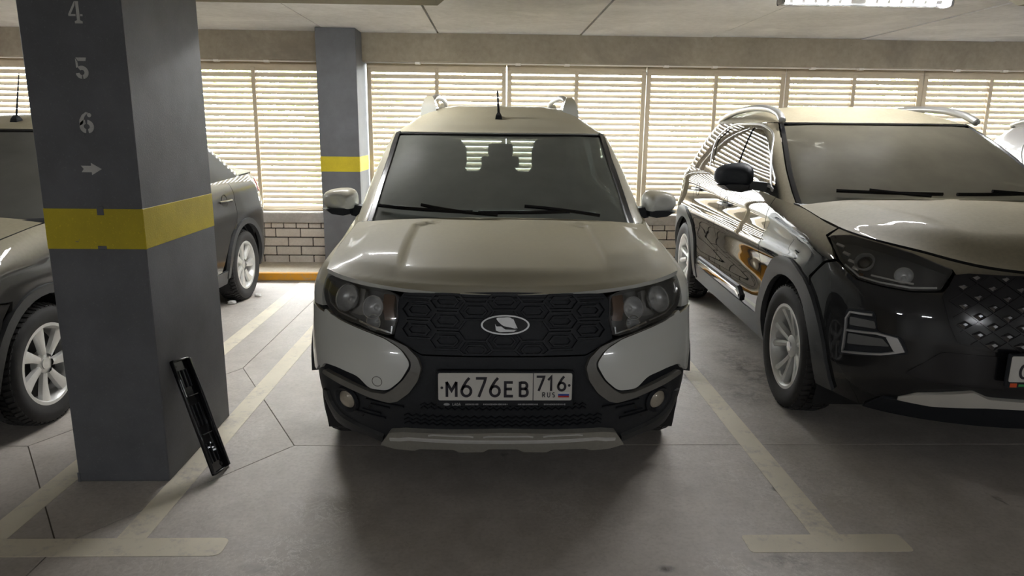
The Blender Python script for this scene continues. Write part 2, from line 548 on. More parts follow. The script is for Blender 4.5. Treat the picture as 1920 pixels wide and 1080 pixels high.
M = {}
M['floor'] = floor_mat()
M['joint'] = plain('joint_filler', (.20, .175, .145), .9)
M['line'] = worn_paint('faded_line_paint', (.82, .755, .61), (.54, .495, .445), .61, 5)
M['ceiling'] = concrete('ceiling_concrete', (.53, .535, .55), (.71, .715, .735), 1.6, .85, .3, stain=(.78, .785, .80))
M['white_wall'] = wall_paint('white_wall_paint', (.45, .45, .44))
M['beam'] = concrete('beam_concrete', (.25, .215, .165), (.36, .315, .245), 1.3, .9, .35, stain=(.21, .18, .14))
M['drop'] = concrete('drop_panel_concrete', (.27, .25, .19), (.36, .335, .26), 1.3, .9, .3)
M['sill'] = concrete('sill_concrete', (.36, .34, .31), (.52, .50, .47), 3, .85, .3)
M['plinth'] = concrete('plinth_concrete', (.32, .28, .22), (.48, .43, .35), 3, .9, .4)
M['grey'] = wall_paint('pillar_grey_paint', (.118, .122, .132))
M['yellow'] = wall_paint('pillar_yellow_paint', (.52, .42, .018), chips=(.17, .165, .15))
M['stencil'] = worn_paint('stencil_white', (.52, .52, .50), (.20, .20, .21), .66, 30)
M['brick'] = concrete('white_brick', (.50, .45, .39), (.66, .61, .54), 4, .6, .2, pits=False)
M['mortar'] = plain('dark_mortar', (.045, .035, .028), .95)
M['kerb'] = worn_paint('kerb_paint', (.60, .27, .012), (.30, .24, .16), .60, 8)
M['frame'] = plain('louver_frame', (.52, .44, .32), .55, grain=.12, gscale=9)
M['slat'] = plain('louver_slat', (.70, .62, .50), .5, grain=.08, gscale=6)
M['white_pipe'] = plain('white_plastic_pipe', (.70, .66, .60), .4)
M['black'] = plain('black_gap', (.012, .012, .013), .8)
M['rubber'] = plain('tyre_rubber', (.022, .021, .021), .75, grain=.3, gscale=40)
M['plastic'] = plain('black_plastic', (.015, .017, .021), .5, spec=.28, grain=.25, gscale=160)
M['plastic2'] = plain('grained_dark_plastic', (.024, .026, .030), .58, spec=.28, grain=.3, gscale=120)
M['gloss'] = plain('gloss_black', (.010, .010, .012), .15)
M['chrome'] = plain('chrome', (.80, .81, .83), .12, 1.0)
M['satin'] = plain('satin_silver', (.50, .50, .50), .35, .8)
M['alloy'] = plain('alloy_silver', (.74, .74, .72), .36, .40, grain=.1, gscale=30)
M['dark_alloy'] = plain('dark_wheel_well', (.030, .030, .032), .6)
M['plate'] = plain('plate_white', (.66, .645, .60), .45, grain=.06, gscale=40)
M['ink'] = plain('plate_ink', (.016, .014, .022), .5)
M['lens'] = pane('lamp_lens', (.94, .95, .95), .14, (.4, .38, .33))
M['reflector'] = plain('lamp_reflector', (.82, .83, .84), .25, .35, grain=.25, gscale=45)
M['lampcase'] = plain('lamp_case', (.36, .36, .36), .35, .2)
M['amber'] = plain('amber_lens', (.16, .075, .035), .25)
M['red'] = plain('red_lens', (.55, .02, .03), .2)
M['seat'] = plain('seat_fabric', (.030, .030, .032), .9, grain=.2)
M['bulb'] = plain('fog_lens', (.42, .38, .31), .2, .2, grain=.15, gscale=90)
M['flagw'] = plain('flag_white', (.75, .75, .75), .5); M['flagb'] = plain('flag_blue', (.02, .06, .35), .5); M['flagr'] = plain('flag_red', (.45, .02, .02), .5)
M['print'] = plain('faded_white_print', (.34, .35, .36), .5)
M['orange'] = plain('orange_print', (.75, .10, .02), .5); M['green'] = plain('green_print', (.05, .35, .10), .5)
# ---------------------------------------------------------------- the garage itself
X0, X1, YF, YB = -9.0, 10.5, -7.5, 7.6           # inside faces
ZC = 2.43                                         # ceiling
PILLARS = (-7.328, -1.578, 4.172)                 # pillar row centres, 5.75 m apart
PW, PY0, PY1 = .193, 2.85, 3.565

def inset(poly, d):
    n = len(poly); out = []
    s = 1 if _area(poly) > 0 else -1
    for i in range(n):
        p = np.array(poly[i]); a = np.array(poly[i - 1]); b = np.array(poly[(i + 1) % n])
        e1 = (p - a) / np.linalg.norm(p - a); e2 = (b - p) / np.linalg.norm(b - p)
        n1 = np.array([-e1[1], e1[0]]) * s; n2 = np.array([-e2[1], e2[0]]) * s
        k = n1 + n2; out.append(tuple(p + k * d / max(.2, 1 + float(np.dot(n1, n2)))))
    return out

floor = tag(boxo('floor', (X0, X1, YF, YB + .1, -.25, -.004), M['joint']), 'grey concrete garage floor with saw-cut joints and faded bay lines', 'floor', kind='structure')
def slab(poly):
    bm = bmesh.new(); prism(bm, inset(poly, .0028), -.1, 0.0)
    bobj('slab', bm, M['floor'], floor)
JT, DR, DT, DB = 3.203, .63, 4.34, 2.36            # cross joint and the diamond joint around each pillar
xs = (X0,) + PILLARS + (X1,)
for i in range(len(xs) - 1):
    a, b = xs[i], xs[i + 1]
    la, lb = i > 0, i < len(xs) - 2
    up = [(a, YB)] + ([(a, DT), (a + DR, JT)] if la else [(a, JT)]) + ([(b - DR, JT), (b, DT)] if lb else [(b, JT)]) + [(b, YB)]
    dn = ([(a + DR, JT), (a, DB), (a, -2.0)] if la else [(a, JT), (a, -2.0)]) + ([(b, -2.0), (b, DB), (b - DR, JT)] if lb else [(b, -2.0), (b, JT)])
    slab(up); slab(dn); slab([(a, -2.0), (a, YF), (b, YF), (b, -2.0)])
for p in PILLARS: slab([(p - DR, JT), (p, DB), (p + DR, JT), (p, DT)])

def bay_line(x0, x1, y0, y1, r=.0):
    pts = rc([(x0, y0, r), (x1, y0, r), (x1, y1, r), (x0, y1, r)], r, 4) if r else [(x0, y0), (x1, y0), (x1, y1), (x0, y1)]
    bm = bmesh.new(); prism(bm, pts, 0.0003, .0016)
    bobj('painted_line', bm, M['line'], floor)
for p in PILLARS:
    for x in (p - .265, p + .245, p + 2.856):
        if X0 < x < X1: bay_line(x - .055, x + .055, 2.41, 6.94)
    bay_line(p - .66, p + .61, 2.295, 2.409, .035)
    bay_line(p + 2.53, p + 3.14, 2.295, 2.409, .02)

# ceiling of precast panels
ceiling = tag(boxo('ceiling', (X0 - .3, X1 + .3, YF - .3, 8.3, ZC + .03, ZC + .3), M['joint']), 'pale board-marked concrete ceiling made of long panels', 'ceiling', kind='structure')
cj = (X0, -7.6, -6.2, -4.55, -3.08, -1.64, -.55, .885, 2.235, 3.75, 5.15, 6.6, 8.0, 9.4, X1)
for i in range(len(cj) - 1):
    dz = (.006, 0, .004, .001)[i % 4]
    boxo('ceiling_panel', (cj[i] + .009, cj[i + 1] - .009, YF, 7.56, ZC + dz, ZC + .12), M['ceiling'], ceiling)

# pillars with their drop panels
def pillar(name, cx, y0, y1, z0, band, label):
    root = boxo(name, (cx - PW, cx + PW, y0, y1, 0, ZC), M['grey'], bev=.004)
    b = bmesh.new(); box(b, cx - PW - .0015, cx + PW + .0015, y0 - .0015, y1 + .0015, band[0], band[1], bev=.004)
    bobj('yellow_band', b, M['yellow'], root)
    return tag(root, label, 'pillar', kind='structure')
def drop_panel(cx, label, HY=1.25):
    bm = bmesh.new()
    def ring(z, hx, hy): return [(cx + sx * hx, 3.2 + sy * hy, z) for sx, sy in ((-1, -1), (1, -1), (1, 1), (-1, 1))]
    loft(bm, [ring(ZC - .001, 1.29, HY), ring(2.235, 1.29, HY), ring(2.2, 1.255, HY - .035)])
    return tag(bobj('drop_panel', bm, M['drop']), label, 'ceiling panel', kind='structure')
plab = ('grey concrete pillar with a yellow band standing far to the left', 'grey pillar with stencilled numbers 4 5 6 and a yellow band',
        'grey pillar with a yellow band at the right end of the row')
dlab = ('thickened ceiling slab over the far left pillar', 'thickened ceiling slab over the numbered pillar', 'thickened ceiling slab over the right hand pillar')
pil = []
for cx, l, d in zip(PILLARS, plab, dlab):
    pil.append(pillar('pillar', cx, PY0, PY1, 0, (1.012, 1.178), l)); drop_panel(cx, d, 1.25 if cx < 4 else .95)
back_pillar = pillar('pillar', -1.508, 7.2, 7.9, 0, (1.067, 1.22), 'grey pillar with a yellow band against the louvered wall')
# chipped feet and band of the numbered pillar
npil = pil[1]
bm = bmesh.new()
for (x, y, z, sx, sz) in ((-1.768, PY0, .02, .006, .022), (-1.548, PY0, 1.168, .014, .018), (-1.556, PY0, 1.02, .018, .008)):
    box(bm, x - sx, x + sx, y - .003, y + .003, z - sz, z + sz, bev=.002)
bobj('chipped_spot', bm, M['grey'], npil)

# stencilled marks on the numbered pillar
def stencil(name, polys, cx, cz, s):
    T = Matrix(((s, 0, 0, cx), (0, 0, -1, PY0 - .0002), (0, s, 0, cz), (0, 0, 0, 1)))
    bm = bmesh.new()
    for p in polys: prism(bm, p, 0.0, .0012, T)
    bobj(name, bm, M['stencil'], npil)
four = [[(.04, .5), (.0, .5), (-.33, -.08), (-.33, -.17), (.0, -.17), (.0, -.08), (-.22, -.08), (.0, .3)],
        [(.05, .5), (.19, .5), (.19, -.36), (.30, -.40), (.30, -.5), (-.06, -.5), (-.06, -.40), (.05, -.36)],
        [(.22, -.08), (.33, -.08), (.33, -.17), (.22, -.17)]]
def arcband(cx, cy, ro, ri, a0, a1, sx=1.0, n=14):
    o = circ(cx, cy, ro, n, a0, a1); i = circ(cx, cy, ri, n, a0, a1)[::-1]
    return [((p[0] - cx) * sx + cx, p[1]) for p in o + i]
five = [[(-.24, .5), (.26, .5), (.22, .34), (-.14, .34)], [(-.26, .46), (-.17, .30), (-.15, .06), (-.26, .02)],
        arcband(.0, -.19, .31, .12, math.radians(-82), math.radians(128)), arcband(.0, -.19, .31, .13, math.radians(-170), math.radians(-96))]
six = [arcband(.02, -.18, .32, .12, math.radians(-80), math.radians(82)), arcband(-.02, -.18, .32, .12, math.radians(98), math.radians(262)),
       [(-.34, -.15), (-.31, .14), (-.18, .36), (.02, .5), (.13, .47), (-.03, .33), (-.12, .14), (-.16, -.05)], circ(.17, .36, .10, 12)]
arrow = [[(-.5, .16), (.0, .16), (.0, .30), (.5, .0), (.0, -.30), (.0, -.16), (-.5, -.16), (-.38, .0)]]
stencil('stencil_number', four, -1.556, 1.908, .078); stencil('stencil_number', five, -1.556, 1.708, .078)
stencil('stencil_number', six, -1.562, 1.507, .080); stencil('stencil_arrow', arrow, -1.563, 1.331, .078)

# back wall: kerb, bricks, sill, louvers, beam
kerb = boxo('trim_1', (X0, X1, 6.95, YB + .02, 0, .078), M['plinth'], bev=.006)
tag(kerb, 'low concrete kerb along the louvered wall', 'kerb', kind='structure')
boxo('painted_edge', (X0, X1, 6.944, 7.01, .012, .086), M['kerb'], kerb, bev=.006)
wall = boxo('wall_back', (X0, X1, 7.612, 7.9, 0, .50), M['mortar'])
tag(wall, 'low white brick wall below the louvers', 'wall', kind='structure')
bmesh_brick = {}
def brick_mesh(l, h):
    k = (round(l, 3), round(h, 3))
    if k not in bmesh_brick:
        b = bmesh.new(); box(b, -l / 2, l / 2, -.02, .02, -h / 2, h / 2, bev=.003)
        me = bpy.data.meshes.new('brick'); b.to_mesh(me); b.free(); me.materials.append(M['brick']); bmesh_brick[k] = me
    return bmesh_brick[k]
z = .505
for r, h in enumerate((.062, .097, .097, .097, .097)):
    L = .132 if r == 0 else .263
    x = -4.2 + (0, .05, .18, .05, .18)[r]
    while x < 4.6:
        o = mobj('brick', brick_mesh(L - .011, h - .011), None, wall)
        o.location = (x + L / 2, 7.615 + random.uniform(-.003, .002), z - h / 2)
        x += L
    z -= h
sill = boxo('trim_2', (X0, X1, 7.56, 7.95, .505, .618), M['sill'], bev=.01)
tag(sill, 'grey concrete window sill under the louvers', 'sill', kind='structure')
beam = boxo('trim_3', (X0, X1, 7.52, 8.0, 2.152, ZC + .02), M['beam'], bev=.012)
tag(beam, 'raw concrete beam above the louvers', 'beam', kind='structure')

# louvered windows
LZ0, LZ1, PITCHZ = .62, 2.10, .0567
slat_me = {}
def slat_mesh(l):
    k = round(l, 3)
    if k not in slat_me:
        prof = [(.015, -.0252), (.013, -.013), (.004, .007), (-.012, .023), (-.015, .0212), (.000, .0045), (.010, -.0145), (.012, -.0257)]
        b = bmesh.new()
        loft(b, [[(sx * l / 2, -y, zz) for y, zz in prof] for sx in (-1, 1)])
        bmesh.ops.recalc_face_normals(b, faces=b.faces[:])
        me = bpy.data.meshes.new('slat'); b.to_mesh(me); b.free(); me.materials.append(M['slat']); slat_me[k] = me
    return slat_me[k]
def window(n, a, b, label):
    bm = bmesh.new(); m = (a + b) / 2; y0, y1 = 7.68, 7.75
    for x0, x1 in ((a, a + .045), (b - .045, b), (m - .02, m + .02)): box(bm, x0, x1, y0, y1, LZ0, LZ1, bev=.004)
    box(bm, a, b, y0 + .005, y1, LZ1 - .035, LZ1 + .06, bev=.004); box(bm, a, b, y0 + .005, y1, LZ0, LZ0 + .02, bev=.004)
    root = tag(bobj('window_%d' % n, bm, M['frame']), label, 'louver window', kind='structure')
    for x0, x1 in ((a + .04, m - .015), (m + .015, b - .04)):
        z = LZ0 + .045
        while z < LZ1 - .045:
            o = mobj('slat', slat_mesh(x1 - x0), None, root)
            o.location = ((x0 + x1) / 2, 7.715, z)
            o.rotation_euler = (math.radians(random.uniform(-3, 3)), 0, 0)
            z += PITCHZ
WIN = [(-6.185, -4.71, 'beige louvered window at the left edge behind the sedan aerial'), (-4.70, -3.215, 'beige louvered window hidden behind the numbered pillar'), (-3.205, -1.73, 'beige louvered window between the two pillars on the left'),
       (-1.30, .143, 'beige louvered window right beside the far pillar'), (.153, 1.607, 'beige louvered window above the right mirror of the estate'),
       (1.617, 3.077, 'beige louvered window behind the left part of the SUV roof'), (3.087, 4.553, 'beige louvered window behind the right part of the SUV roof'),
       (4.563, 6.03, 'beige louvered window at the far right behind the white car')]
for i, (a, b, l) in enumerate(WIN): window(i + 1, a, b, l)
# solid infill beyond the louvers and between window and pillar
for nm, a, b, l in (('wall_back_left', X0, -6.195, 'plain concrete infill left of the louvers'), ('wall_back_right', 6.04, X1, 'plain concrete infill right of the louvers')):
    tag(boxo(nm, (a, b, 7.7, 7.95, .6, 2.2), M['beam']), l, 'wall', kind='structure')
for nm, ext, l in (('wall_left', (X0 - .2, X0, YF, 8.0, -.2, ZC + .1), 'plain grey side wall far to the left'), ('wall_right', (X1, X1 + .2, YF, 8.0, -.2, ZC + .1), 'plain grey side wall far to the right'),
                   ('wall_front', (X0, X1, YF - .2, YF, -.2, ZC + .1), 'plain white wall across the driving aisle')):
    tag(boxo(nm, ext, M['white_wall'] if nm == 'wall_front' else M['beam']), l, 'wall', kind='structure')

# cable pipe under the beam, with its clips
pipe = empty('cable_pipe', (0, 7.5, 2.138))
for a, b in ((-6.18, -1.72), (-1.29, 6.0)):
    bm = bmesh.new(); tube(bm, [(a, .055, .012), (b, .055, .012)], .011, 8); bobj('pipe', bm, M['white_pipe'], pipe, smooth=True)
x = -5.82
k = 0
while x < 5.9:
    if not -1.78 < x < -1.25:
        boxo('pipe_clip', (x - .028, x + .028, .03, .08, -.006, .026), M['white_pipe'], pipe, bev=.004)
    x += (.50, 1.02)[k % 2]; k += 1
tag(pipe, 'thin white cable pipe clipped along the top of the louvers', 'pipe')

# outside: yard and trees seen through the slats
tag(boxo('ground', (-40, 45, 8.2, 60, -.6, -.3), plain('yard_grass', (.20, .20, .17), .9, grain=.3, gscale=3)), 'grey paved yard outside the louvers', 'ground', kind='structure')
leaf = plain('leaves', (.34, .44, .17), .6, grain=.5, gscale=5)
bark = plain('bark', (.26, .22, .18), .9)
def tree(x, y, h, r, n, label):
    root = empty('tree', (x, y, -.3))
    bm = bmesh.new(); tube(bm, [(0, 0, 0), (.05, 0, h * .4), (-.05, .1, h * .8)], [.12, .09, .04], 8); bobj('trunk', bm, bark, root)
    rnd = random.Random(int(x * 31 + y)); vs, fs = [], []
    for i in range(n):
        while True:
            p = Vector((rnd.uniform(-1, 1), rnd.uniform(-1, 1), rnd.uniform(-1, 1)))
            if p.length < 1: break
        c = Vector((p.x * r, p.y * r, h * .58 + p.z * h * .42))
        a = Vector((rnd.gauss(0, 1), rnd.gauss(0, 1), rnd.gauss(0, .5))).normalized() * rnd.uniform(.05, .10)
        b = a.cross(Vector((rnd.gauss(0, 1), rnd.gauss(0, 1), rnd.gauss(0, 1)))).normalized() * rnd.uniform(.03, .06)
        k = len(vs); vs += [c - a, c + b, c + a, c - b]; fs.append((k, k + 1, k + 2, k + 3))
    me = bpy.data.meshes.new('foliage'); me.from_pydata(vs, [], fs); mobj('foliage', me, leaf, root)['kind'] = 'stuff'
    tag(root, label, 'tree', 'trees outside the louvers')
for i, (x, y, h, r, n, l) in enumerate(((-5.2, 12.9, 4.2, 1.5, 2600, 'leafy tree outside the louvers left of the far pillar'), (-2.4, 11.0, 3.0, 1.1, 1800, 'low leafy tree outside the louvers beside the far pillar'),
        (4.7, 13.6, 4.0, 1.4, 2200, 'leafy tree outside the louvers behind the SUV'), (8.0, 12.0, 4.4, 1.5, 2400, 'leafy tree outside the louvers at the far right'),
        (1.8, 14.5, 2.0, .9, 900, 'small bush outside the louvers behind the estate'))):
    tree(x, y, h, r, n, l)

# lamps
led = emit('led_light', (1.0, .985, .965), LAMP_STRENGTH)
ledA = emit('led_light_aisle', (.97, .985, 1.0), AISLE_STRENGTH)
cover_mat = pane('lamp_cover', (.96, .97, .98), 0)
housing = plain('lamp_housing', (.33, .34, .36), .4)
_lm = {}
def led_mesh(e):
    if e.name not in _lm:
        b = bmesh.new(); box(b, -.027, .027, -.009, .009, -.005, .005)
        me = bpy.data.meshes.new('led'); b.to_mesh(me); b.free(); me.materials.append(e); _lm[e.name] = me
    return _lm[e.name]
def lamp(cx, cy, label, e=led):
    root = empty('ceiling_lamp', (cx, cy, ZC))
    boxo('housing', (-.54, .54, -.05, .05, -.05, 0), housing, root, bev=.012, seg=2)
    for sx in (-1, 1): boxo('end_cap', (min(sx * .54, sx * .562), max(sx * .54, sx * .562), -.052, .052, -.125, -.01), housing, root, bev=.02, seg=3)
    bm = bmesh.new()
    prof = [(-.05, -.05), (-.052, -.085), (-.042, -.112), (-.022, -.126), (.022, -.126), (.042, -.112), (.052, -.085), (.05, -.05)]
    loft(bm, [[(x, a, b) for a, b in prof] for x in (-.54, .54)], closed=False); bobj('clear_cover', bm, cover_mat, root, smooth=True)
    for j, y in enumerate((-.024, .024)):
        strip = boxo('led_strip', (-.52, .52, y - .012, y + .012, -.062, -.052), housing, root)
        for i in range(13):
            if i == 6: continue
            mobj('led', led_mesh(e), None, strip).location = (-.49 + i * .98 / 12, y, -.067)
    return tag(root, label, 'lamp', 'ceiling lamps of the garage')
lamp(2.42, 4.85, 'long lit ceiling lamp above the dark SUV')
lamp(-1.25, 4.85, 'long lit ceiling lamp hidden behind the drop panel of the numbered pillar')
lamp(6.2, 4.85, 'long lit ceiling lamp above the white car at the right')
lamp(-5.2, 4.85, 'long lit ceiling lamp over the far left bays')
for x, l in ((-6.3, 'far left'), (-2.1, 'left'), (2.1, 'right'), (6.3, 'far right')):
    lamp(x, -5.4, 'long lit ceiling lamp across the driving aisle, %s one' % l, ledA)
# ---------------------------------------------------------------- estate car: body surfaces
def largus_surf():
    ztop = Tab((0.0, .868), (.12, .890), (.2, .908), (.35, .938), (.6, .972), (.9, 1.004), (1.1, 1.022), (1.4, 1.035), (2.2, 1.05), (4.4, 1.09))
    def post(x, y, z):
        t = np.clip((z - (ztop(y) - .15)) / .15, 0, 1.3)
        return x - (.095 - .042 * sstep(.95, 1.3, y)) * t * t * np.minimum(1, x / .6), y, z
    tub = Ring(post=post,
        w=Tab((.15, .775), (.22, .80), (.32, .825), (.45, .838), (.6, .842), (.75, .842), (.9, .842), (1.1, .842)),
        yf=Tab((.17, .09), (.25, .055), (.35, .02), (.45, .0), (.55, .0), (.62, .012), (.7, .035), (.8, .055), (.9, .07), (1.1, .15)),
        b=.52, n=2.5, c=0.0, yr=Tab((.2, 4.42), (.5, 4.47), (1.1, 4.43)), br=.35, nr=3.0, cr=.03)
    def edge(x):   # hood leading edge in plan
        return .075 + .52 * (1 - np.maximum(0, 1 - np.minimum(np.abs(x) / .83, .999) ** 2.5) ** (1 / 2.5))
    def hood_z(x, y):
        d = y - edge(x)
        base = ztop(y) + (.045 - .02 * sstep(.5, 1.0, y)) * (1 - np.minimum(np.abs(x) / .75, 1.05) ** 2.2)
        lip = (.045 * (1 - sstep(-.01, .13, d)) + .025 * (1 - sstep(-.02, .03, d))) * (1 - .95 * np.minimum(np.abs(x) / .72, 1) ** 1.6)
        ridge = .021 * sstep(.418, .446, np.abs(x) + .10 * sstep(.80, 1.0, y) ** 2) * sstep(.03, .25, d) * (1 - sstep(.93, 1.05, y + .35 * np.maximum(0, np.abs(x) - .45)))
        ridge = ridge * (1 - sstep(.60, .74, np.abs(x)))
        return base - lip + ridge
    hood = Cap(hood_z); hood.edge = edge
    gh = Ring(
        w=Tab((.95, .80), (1.03, .785), (1.15, .762), (1.3, .727), (1.42, .692), (1.5, .662), (1.56, .63)),
        yf=Tab((.95, .93), (1.03, 1.05), (1.15, 1.235), (1.3, 1.475), (1.4, 1.645), (1.48, 1.79), (1.56, 1.95)),
        b=.20, n=3.2, c=.085, yr=Tab((.95, 4.42), (1.1, 4.40), (1.35, 4.33), (1.5, 4.25), (1.56, 4.18)), br=.22, nr=4.0, cr=.03)
    ZR = 1.478
    wr = float(gh.w(ZR)); yfr = float(gh.yf(ZR)); yrr = float(gh.yr(ZR))
    rise = Tab((-.1, -.12), (0, 0), (.1, .27), (.25, .56), (.45, .80), (.75, .96), (1.1, 1.0), (1.6, .98), (2.1, .9), (2.35, .72), (2.47, 0))
    def roof_z(x, y):
        q = np.minimum(np.abs(x) / wr, 1.0)
        fe = yfr + .20 * (1 - np.maximum(0, 1 - q ** 3.2) ** (1 / 3.2)) * .9 + .085 * q * q
        d = (y - fe)
        z = ZR + .190 * rise(d) * (1 - q ** 5)
        rib = .0
        for xr in (-.46, -.30, .0, .30, .46):
            rib = rib + .007 * np.exp(-((x - xr) / .018) ** 2)
        return z + rib * sstep(.35, .6, d) * (1 - sstep(2.0, 2.2, d)) * (xr != 0)
    roof = Cap(roof_z)
    return dict(tub=tub, hood=hood, gh=gh, roof=roof, ztop=ztop, ZR=ZR, wr=wr)
# ---------------------------------------------------------------- dark SUV: body surfaces
def suv_surf():
    ztop = Tab((0.0, .89), (.12, .935), (.3, .995), (.5, 1.03), (.8, 1.072), (1.1, 1.105), (1.4, 1.125), (2.4, 1.145), (3.6, 1.185), (4.3, 1.20))
    def post(x, y, z):
        t = np.clip((z - (ztop(y) - .13)) / .13, 0, 1.3)
        sh = (.085 - .04 * sstep(1.0, 1.35, y)) * t * t * np.minimum(1, x / .6)
        wave = .018 * np.exp(-((z - .82) / .06) ** 2) - .022 * np.exp(-((z - .62) / .10) ** 2) * sstep(1.1, 1.6, y) * (1 - sstep(2.9, 3.3, y))
        return x - sh + wave * sstep(.5, .8, y) * np.minimum(1, x / .6), y, z
    tub = Ring(post=post,
        w=Tab((.15, .80), (.22, .83), (.32, .862), (.45, .882), (.6, .888), (.75, .888), (.9, .882), (1.0, .875), (1.2, .865)),
        yf=Tab((.17, .12), (.25, .07), (.35, .02), (.45, .0), (.6, .005), (.7, .02), (.8, .045), (.9, .08), (1.1, .20)),
        b=.62, n=2.3, c=0.0, yr=Tab((.2, 4.24), (.5, 4.32), (.8, 4.30), (1.2, 4.22)), br=.42, nr=2.6, cr=.03)
    cu = np.linspace(0, .82, 60); cz = np.full(60, .95)
    for _ in range(40): cz = .5 * cz + .5 * ztop(tub.P(cu, cz)[:, 1])
    cp = tub.P(cu, cz)
    def edge(x): return np.interp(np.abs(x), cp[:, 0], cp[:, 1])
    def hood_z(x, y):
        d = y - edge(x); ax = np.abs(x)
        base = ztop(y) + (.072 - .03 * sstep(.6, 1.2, y)) * (1 - np.minimum(ax / .78, 1.05) ** 2.4) * sstep(-.05, .22, d)
        lip = 0.0
        xc = .30 + .22 * sstep(.15, 1.1, y)
        rid = .014 * sstep(0, .10, ax - xc + .05) * (1 - sstep(.0, .22, ax - xc - .06)) * sstep(.06, .3, d) * (1 - sstep(.95, 1.12, y))
        return base - lip + rid
    hood = Cap(hood_z); hood.edge = edge
    gh = Ring(
        w=Tab((1.04, .85), (1.14, .815), (1.26, .785), (1.42, .735), (1.53, .69), (1.59, .655), (1.67, .60)),
        yf=Tab((1.04, .90), (1.14, 1.07), (1.26, 1.29), (1.42, 1.58), (1.53, 1.81), (1.59, 1.95), (1.67, 2.15)),
        b=.24, n=2.9, c=.10, yr=Tab((1.04, 4.25), (1.16, 4.2), (1.36, 4.02), (1.51, 3.85), (1.58, 3.75), (1.67, 3.6)), br=.35, nr=3.0, cr=.03)
    ZR = 1.565
    wr = float(gh.w(ZR)); yfr = float(gh.yf(ZR))
    rise = Tab((-.1, -.12), (0, 0), (.12, .32), (.3, .66), (.55, .90), (.9, 1.0), (1.3, .97), (1.7, .72), (1.9, 0))
    def roof_z(x, y):
        q = np.minimum(np.abs(x) / wr, 1.0)
        fe = yfr + .22 * (1 - np.maximum(0, 1 - q ** 2.9) ** (1 / 2.9)) + .10 * q * q
        return ZR + .128 * rise(y - fe) * (1 - q ** 4.5)
    roof = Cap(roof_z)
    return dict(tub=tub, hood=hood, gh=gh, roof=roof, ztop=ztop, ZR=ZR, wr=wr)
# ---------------------------------------------------------------- dark sedan: body surfaces
def sedan_surf():
    ztop = Tab((0.0, .82), (.12, .85), (.3, .895), (.5, .93), (.8, .972), (1.1, 1.005), (1.4, 1.02), (2.4, 1.035), (3.3, 1.065), (4.35, 1.10))
    def post(x, y, z):
        t = np.clip((z - (ztop(y) - .15)) / .15, 0, 1.3)
        return x - (.10 - .035 * sstep(.95, 1.3, y)) * t * t * np.minimum(1, x / .6) + .012 * np.exp(-((z - .78) / .07) ** 2) * sstep(.5, .8, y), y, z
    tub = Ring(post=post,
        w=Tab((.15, .77), (.22, .80), (.32, .828), (.45, .845), (.6, .85), (.75, .85), (.9, .845), (1.1, .835)),
        yf=Tab((.17, .09), (.25, .055), (.35, .02), (.45, .0), (.55, .0), (.62, .012), (.7, .035), (.8, .06), (.9, .09), (1.1, .17)),
        b=.55, n=2.4, c=0.0, yr=Tab((.2, 4.30), (.5, 4.37), (.85, 4.33), (1.1, 4.26), (1.2, 4.2)), br=.42, nr=2.5, cr=.02)
    def edge(x):
        return .075 + .54 * (1 - np.maximum(0, 1 - np.minimum(np.abs(x) / .84, .999) ** 2.4) ** (1 / 2.4))
    def hood_z(x, y):
        d = y - edge(x)
        base = ztop(y) + (.05 - .02 * sstep(.5, 1.0, y)) * (1 - np.minimum(np.abs(x) / .75, 1.05) ** 2.4)
        lip = (.045 * (1 - sstep(-.01, .13, d)) + .025 * (1 - sstep(-.02, .03, d))) * (1 - .95 * np.minimum(np.abs(x) / .72, 1) ** 1.6)
        return base - lip
    hood = Cap(hood_z); hood.edge = edge
    gh = Ring(
        w=Tab((.96, .775), (1.05, .758), (1.2, .715), (1.35, .665), (1.46, .622), (1.52, .59)),
        yf=Tab((.96, .92), (1.03, 1.05), (1.2, 1.35), (1.35, 1.62), (1.46, 1.83), (1.52, 1.96)),
        b=.20, n=3.0, c=.09, yr=Tab((.96, 4.12), (1.05, 4.0), (1.2, 3.76), (1.35, 3.50), (1.46, 3.26), (1.52, 3.1)), br=.25, nr=3.2, cr=.06)
    ZR = 1.47
    wr = float(gh.w(ZR)); yfr = float(gh.yf(ZR)); yrr = float(gh.yr(ZR))
    rise = Tab((-.1, -.12), (0, 0), (.12, .36), (.3, .70), (.5, .92), (.75, 1.0), (1.0, .94), (1.22, .62), (1.38, 0))
    def roof_z(x, y):
        q = np.minimum(np.abs(x) / wr, 1.0)
        fe = yfr + .20 * (1 - np.maximum(0, 1 - q ** 3.0) ** (1 / 3.0)) + .09 * q * q
        return ZR + .10 * rise(y - fe) * (1 - q ** 4.5)
    roof = Cap(roof_z)
    trunk = Cap(lambda x, y: ztop(y) + .035 * (1 - np.minimum(np.abs(x) / .75, 1.05) ** 2.4) - .05 * sstep(4.1, 4.3, y) ** 2)
    return dict(tub=tub, hood=hood, gh=gh, roof=roof, trunk=trunk, ztop=ztop, ZR=ZR, wr=wr)
# ---------------------------------------------------------------- car building blocks
def band(name, S, poly, o0, o1, mat, parent, closed=True):
    """A wall that follows an outline on S from offset o0 to o1."""
    q = np.array([p[:2] for p in dens(poly, .03, closed)])
    P = S.P(q[:, 0], q[:, 1]); N = S.N(q[:, 0], q[:, 1])
    bm = bmesh.new()
    loft(bm, [[tuple(p) for p in P + N * o0], [tuple(p) for p in P + N * o1]], closed=closed, caps=False)
    return bobj(name, bm, mat, parent, angle=40)

